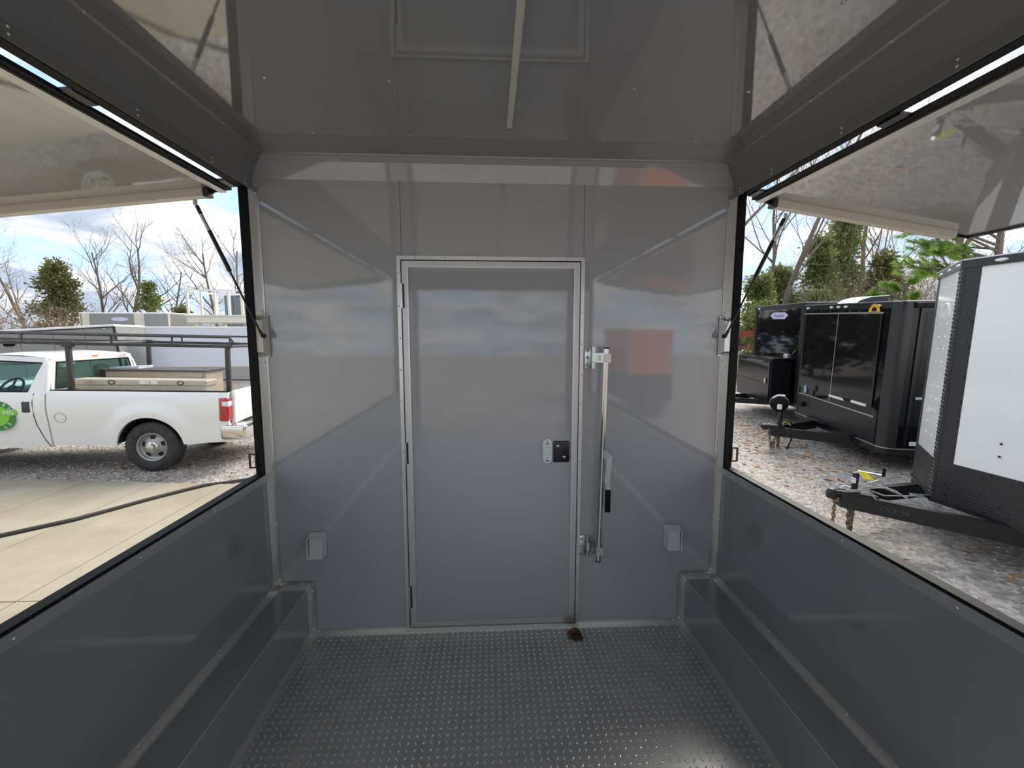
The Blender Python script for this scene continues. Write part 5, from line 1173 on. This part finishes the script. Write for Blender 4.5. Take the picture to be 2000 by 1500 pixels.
# --- behind the black trailers on the right
def rz(x, y): return gz(x, y)
bare_tree((11.45, 19.6, rz(11, 19)), 14.5, 0.30, 57, 'large grey bare tree at the window post by the red rail', mt=M_bark, lean=(0.03, 0), leaves=160, nsub=(13, 8, 5), rk=(0.24, 0.42))
bare_tree((13.9, 21.5, rz(14, 21)), 13.0, 0.15, 52, 'forked bare tree leaning right above the far black trailer', lean=(0.16, 0), leaves=60, nsub=(12, 8, 5), split=2, rk=(0.3, 0.5))
bare_tree((22.8, 26.1, rz(22, 26)), 11.5, 0.2, 53, 'bare tree behind the cedars in the middle', mt=M_bark2, lean=(0.1, 0))
bare_tree((24.2, 29.5, rz(24, 29)), 11.0, 0.2, 54, 'bare tree far back above the nearer black trailer', mt=M_bark2)
bare_tree((23.0, 18.6, rz(23, 18)), 8.6, 0.22, 55, 'bare tree behind the V-nose trailer roof', mt=M_bark2, lean=(-0.2, 0))
cedar((13.2, 21.0, rz(13, 21)), 4.4, 1.7, 61, 'low green cedar beside the red rail', M_cedar, 100, 60, 0.17)
cedar((16.0, 23.7, rz(16, 23)), 5.0, 1.9, 62, 'green cedar right of the forked bare tree', M_cedar, 110, 60, 0.18)
cedar((17.6, 22.9, rz(17, 22)), 6.6, 1.8, 63, 'taller green cedar above the middle of the black trailers', M_cedar, 130, 60, 0.17)
cedar((21.4, 25.9, rz(21, 26)), 8.6, 2.3, 64, 'tallest green cedar left of the bright pine', M_cedar, 170, 60, 0.19)
cedar((12.0, 18.6, rz(12, 18)), 3.0, 1.3, 65, 'short bushy cedar just over the far black trailer', M_cedar, 80, 60, 0.14)
cedar((15.4, 19.9, rz(15, 19)), 3.6, 1.7, 66, 'short wide cedar over the seam of the black trailers', M_cedar, 100, 60, 0.15)
cedar((20.0, 21.5, rz(20, 21)), 5.6, 1.9, 67, 'olive cedar behind the roof vent', M_cedard, 110, 60, 0.17)
for i, (x, y, h_, lb) in enumerate(((19.0, 23.2, 5.6, 'tan thicket between the two tall cedars'), (17.2, 19.3, 4.2, 'tan thicket low behind the roof vent'), (22.5, 23.5, 6.6, 'tall tan thicket behind the bright pine'), (18.2, 17.2, 4.2, 'tan thicket below the bright pine'), (13.9, 18.2, 3.4, 'small tan thicket over the far black trailer'), (25.0, 25.0, 7.0, 'tan thicket farthest right behind the pine'))):
    brush((x, y, rz(x, y)), h_, 2.4, 70+i, lb, M_bark3 if i % 2 else M_bark2, 54, 420, M_brushleaf if i % 2 else M_cedard, 0.10)
pine((15.6, 12.9, rz(15, 13)), 6.2, 81, 'bright green long-needled pine beside the V-nose trailer', [(4.55, 178, 3.3), (3.7, 172, 3.1), (3.9, 186, 2.7), (3.4, 180, 2.4), (4.9, 168, 2.6), (4.2, 186, 2.6), (5.3, 185, 1.9), (4.95, 205, 1.7), (5.2, 150, 2.0), (4.6, 120, 1.6), (5.8, 90, 1.3), (4.0, 165, 1.9), (4.75, 184, 3.0), (4.4, 172, 2.9)], 22)
pine((14.0, 14.2, rz(14, 14)), 3.5, 82, 'young bright green pine low behind the roof vent', [(3.0, 175, 1.1), (3.15, 200, .9), (2.95, 150, 1.0), (3.3, 120, .7), (2.8, 240, .8), (3.3, 10, .6), (2.7, 185, 1.2)], 12)

# --- woods straight ahead, hidden by the back wall but mirrored in the glossy black trailers
for i, (x, y, lb) in enumerate(((-4.0, 27.0, 'wide dark evergreen mirrored in the black trailers, leftmost of three'), (1.0, 25.5, 'wide dark evergreen mirrored in the black trailers, middle of three'), (6.0, 27.0, 'wide dark evergreen mirrored in the black trailers, rightmost of three'))):
    cedar((x, y, GZ), 7.5, 3.2, 90+i, lb, M_cedard, 150, 70, 0.34, 0.8)

# red rail, logs and weeds by the window post
rf_ = tag(empty('rail_fence', (8.6, 16.9, rz(9, 17))), 'rust red two-rail steel fence glimpsed at the window post', 'fence')
for z_ in (1.20, 1.62):
    MB().box(0, 3.6, -0.03, 0.03, z_, z_+ (0.26 if z_ > 1.4 else 0.08)).build('rail', M_redrust, rf_)
for xx in (0.1, 1.9, 3.5): MB().box(xx, xx+0.08, -0.05, -0.03, -0.05, 1.9).build('post', M_redrust, rf_)
for i, (x, y, z_, an, ln) in enumerate(((9.5, 16.3, 0.14, 50, 1.2), (9.9, 16.2, 0.14, 110, 1.1), (10.1, 16.0, 0.40, 75, 1.0))):
    t = tag(empty('firewood_log', (x, y, rz(x, y)+z_), (0, R(-28 if i else -50), R(an))), ['weathered log leaning low under the red rail', 'weathered log lying beside the leaning log', 'topmost weathered log under the red rail'][i], 'log', 'logs under the red rail')
    MB().tube([(0, 0, 0), (ln*0.5, 0.03, 0.02), (ln, 0, 0)], [0.13, 0.12, 0.10], 9).build('bark', M_bark3, t, True)
    MB().cyl((ln-0.005, 0, 0), (ln+0.012, 0, 0), 0.09, n=9).build('cut_end', mat('cut_wood', (0.45, 0.32, 0.2), 0.8), t)
rd = random.Random(5); lm = MB()
for _ in range(700):
    x, y = rd.uniform(8.8, 11.6), rd.uniform(15.2, 17.2); z_ = rz(x, y) + abs(rd.gauss(0, 0.45))
    spray(lm, rd, Vector((x, y, z_)), 0.15, 2, 0.10)
tag(lm.build('weeds', M_weed), 'yellow green weeds growing under the red rail', 'weeds', kind='stuff')

# ---------------- fallen leaves and loose stones on the gravel
rd = random.Random(9); lm = MB()
def leaf_at(lm, x, y, z, s_, rd):
    a = rd.uniform(0, 6.28); c, q = math.cos(a), math.sin(a); tl = rd.uniform(-0.35, 0.35); out_ = []
    for px, py in ((-1, 0), (-.6, .35), (-.25, .22), (.1, .5), (.4, .28), (.75, .42), (1, 0), (.7, -.4), (.4, -.25), (.1, -.48), (-.25, -.22), (-.6, -.33)):
        X, Y_ = px*s_, py*s_; out_.append((x+X*c-Y_*q, y+X*q+Y_*c, z + abs(X*tl*math.sin(a+1)) + abs(Y_)*0.35 + 0.004))
    lm.add(out_, [tuple(range(12))])
for _ in range(1500):
    if rd.random() < 0.45: x, y = rd.gauss(5.6, 0.7), rd.gauss(8.6, 1.3)
    else: x, y = rd.uniform(1.6, 10), rd.uniform(1.6, 15)
    if -1.4 < x < 1.5: continue
    leaf_at(lm, x, y, gz(x, y), rd.uniform(0.022, 0.055), rd)
tag(lm.build('fallen_leaves', M_autumn), 'orange brown leaves strewn over the gravel', 'leaves', kind='stuff')
lm = MB()
for _ in range(90):
    x, y = rd.uniform(-7, -2.0), rd.uniform(6.2, 9)
    if y < edge_y(x)+0.1: continue
    leaf_at(lm, x, y, gz(x, y), rd.uniform(0.02, 0.045), rd)
tag(lm.build('leaf_litter', M_leafb), 'scattered brown leaf litter around the pickup', 'leaves', kind='stuff')
for i, (x, y, lb) in enumerate(((2.62, 2.35, 'large orange leaf on the gravel just outside the sill'), (3.9, 3.0, 'brown leaf on the gravel near the V-nose trailer'), (5.0, 5.9, 'orange leaf on the gravel under the nearer black trailer tongue'), (4.3, 6.6, 'orange leaf on the gravel left of the black trailer tongue'))):
    t = tag(empty('fallen_leaf', (x, y, gz(x, y)+0.006), (0, 0, i*1.3)), lb, 'leaf', 'single leaves on the gravel')
    leaf_mesh('blade', 0.12, 0.045, 0.02, i+3).build('blade', M_autumn if i != 1 else M_leafb, t, True)
    MB().tube([(0, 0, 0.003), (-0.03, 0.006, 0.004)], 0.0018, 5).build('stalk', M_leafb, t)
st_m = MB()
for _ in range(7000):
    if rd.random() < 0.62: x, y = rd.uniform(1.7, 9), rd.uniform(1.2, 11)
    else: x, y = rd.uniform(-9.5, -1.6), rd.uniform(6.1, 9.5)
    if x < 0 and y < edge_y(x)+0.04: continue
    s_ = rd.uniform(0.008, 0.024); z = gz(x, y); a = rd.uniform(0, 6.28); c, q = math.cos(a)*s_, math.sin(a)*s_; k1 = rd.uniform(.6, 1.1)
    st_m.add([(x+c, y+q, z), (x-q*k1, y+c*k1, z), (x-c, y-q, z), (x+q*k1, y-c*k1, z), (x+c*.3, y+q*.2, z+s_*0.8)], [(0, 1, 4), (1, 2, 4), (2, 3, 4), (3, 0, 4)])
tag(st_m.build('loose_stones', mat('pale_stones', (0.30, 0.29, 0.275), 0.7, noise_col=(0.55, 0.54, 0.52), noise_scale=3)), 'loose pale stones lying on the gravel yard', 'stones', kind='stuff')
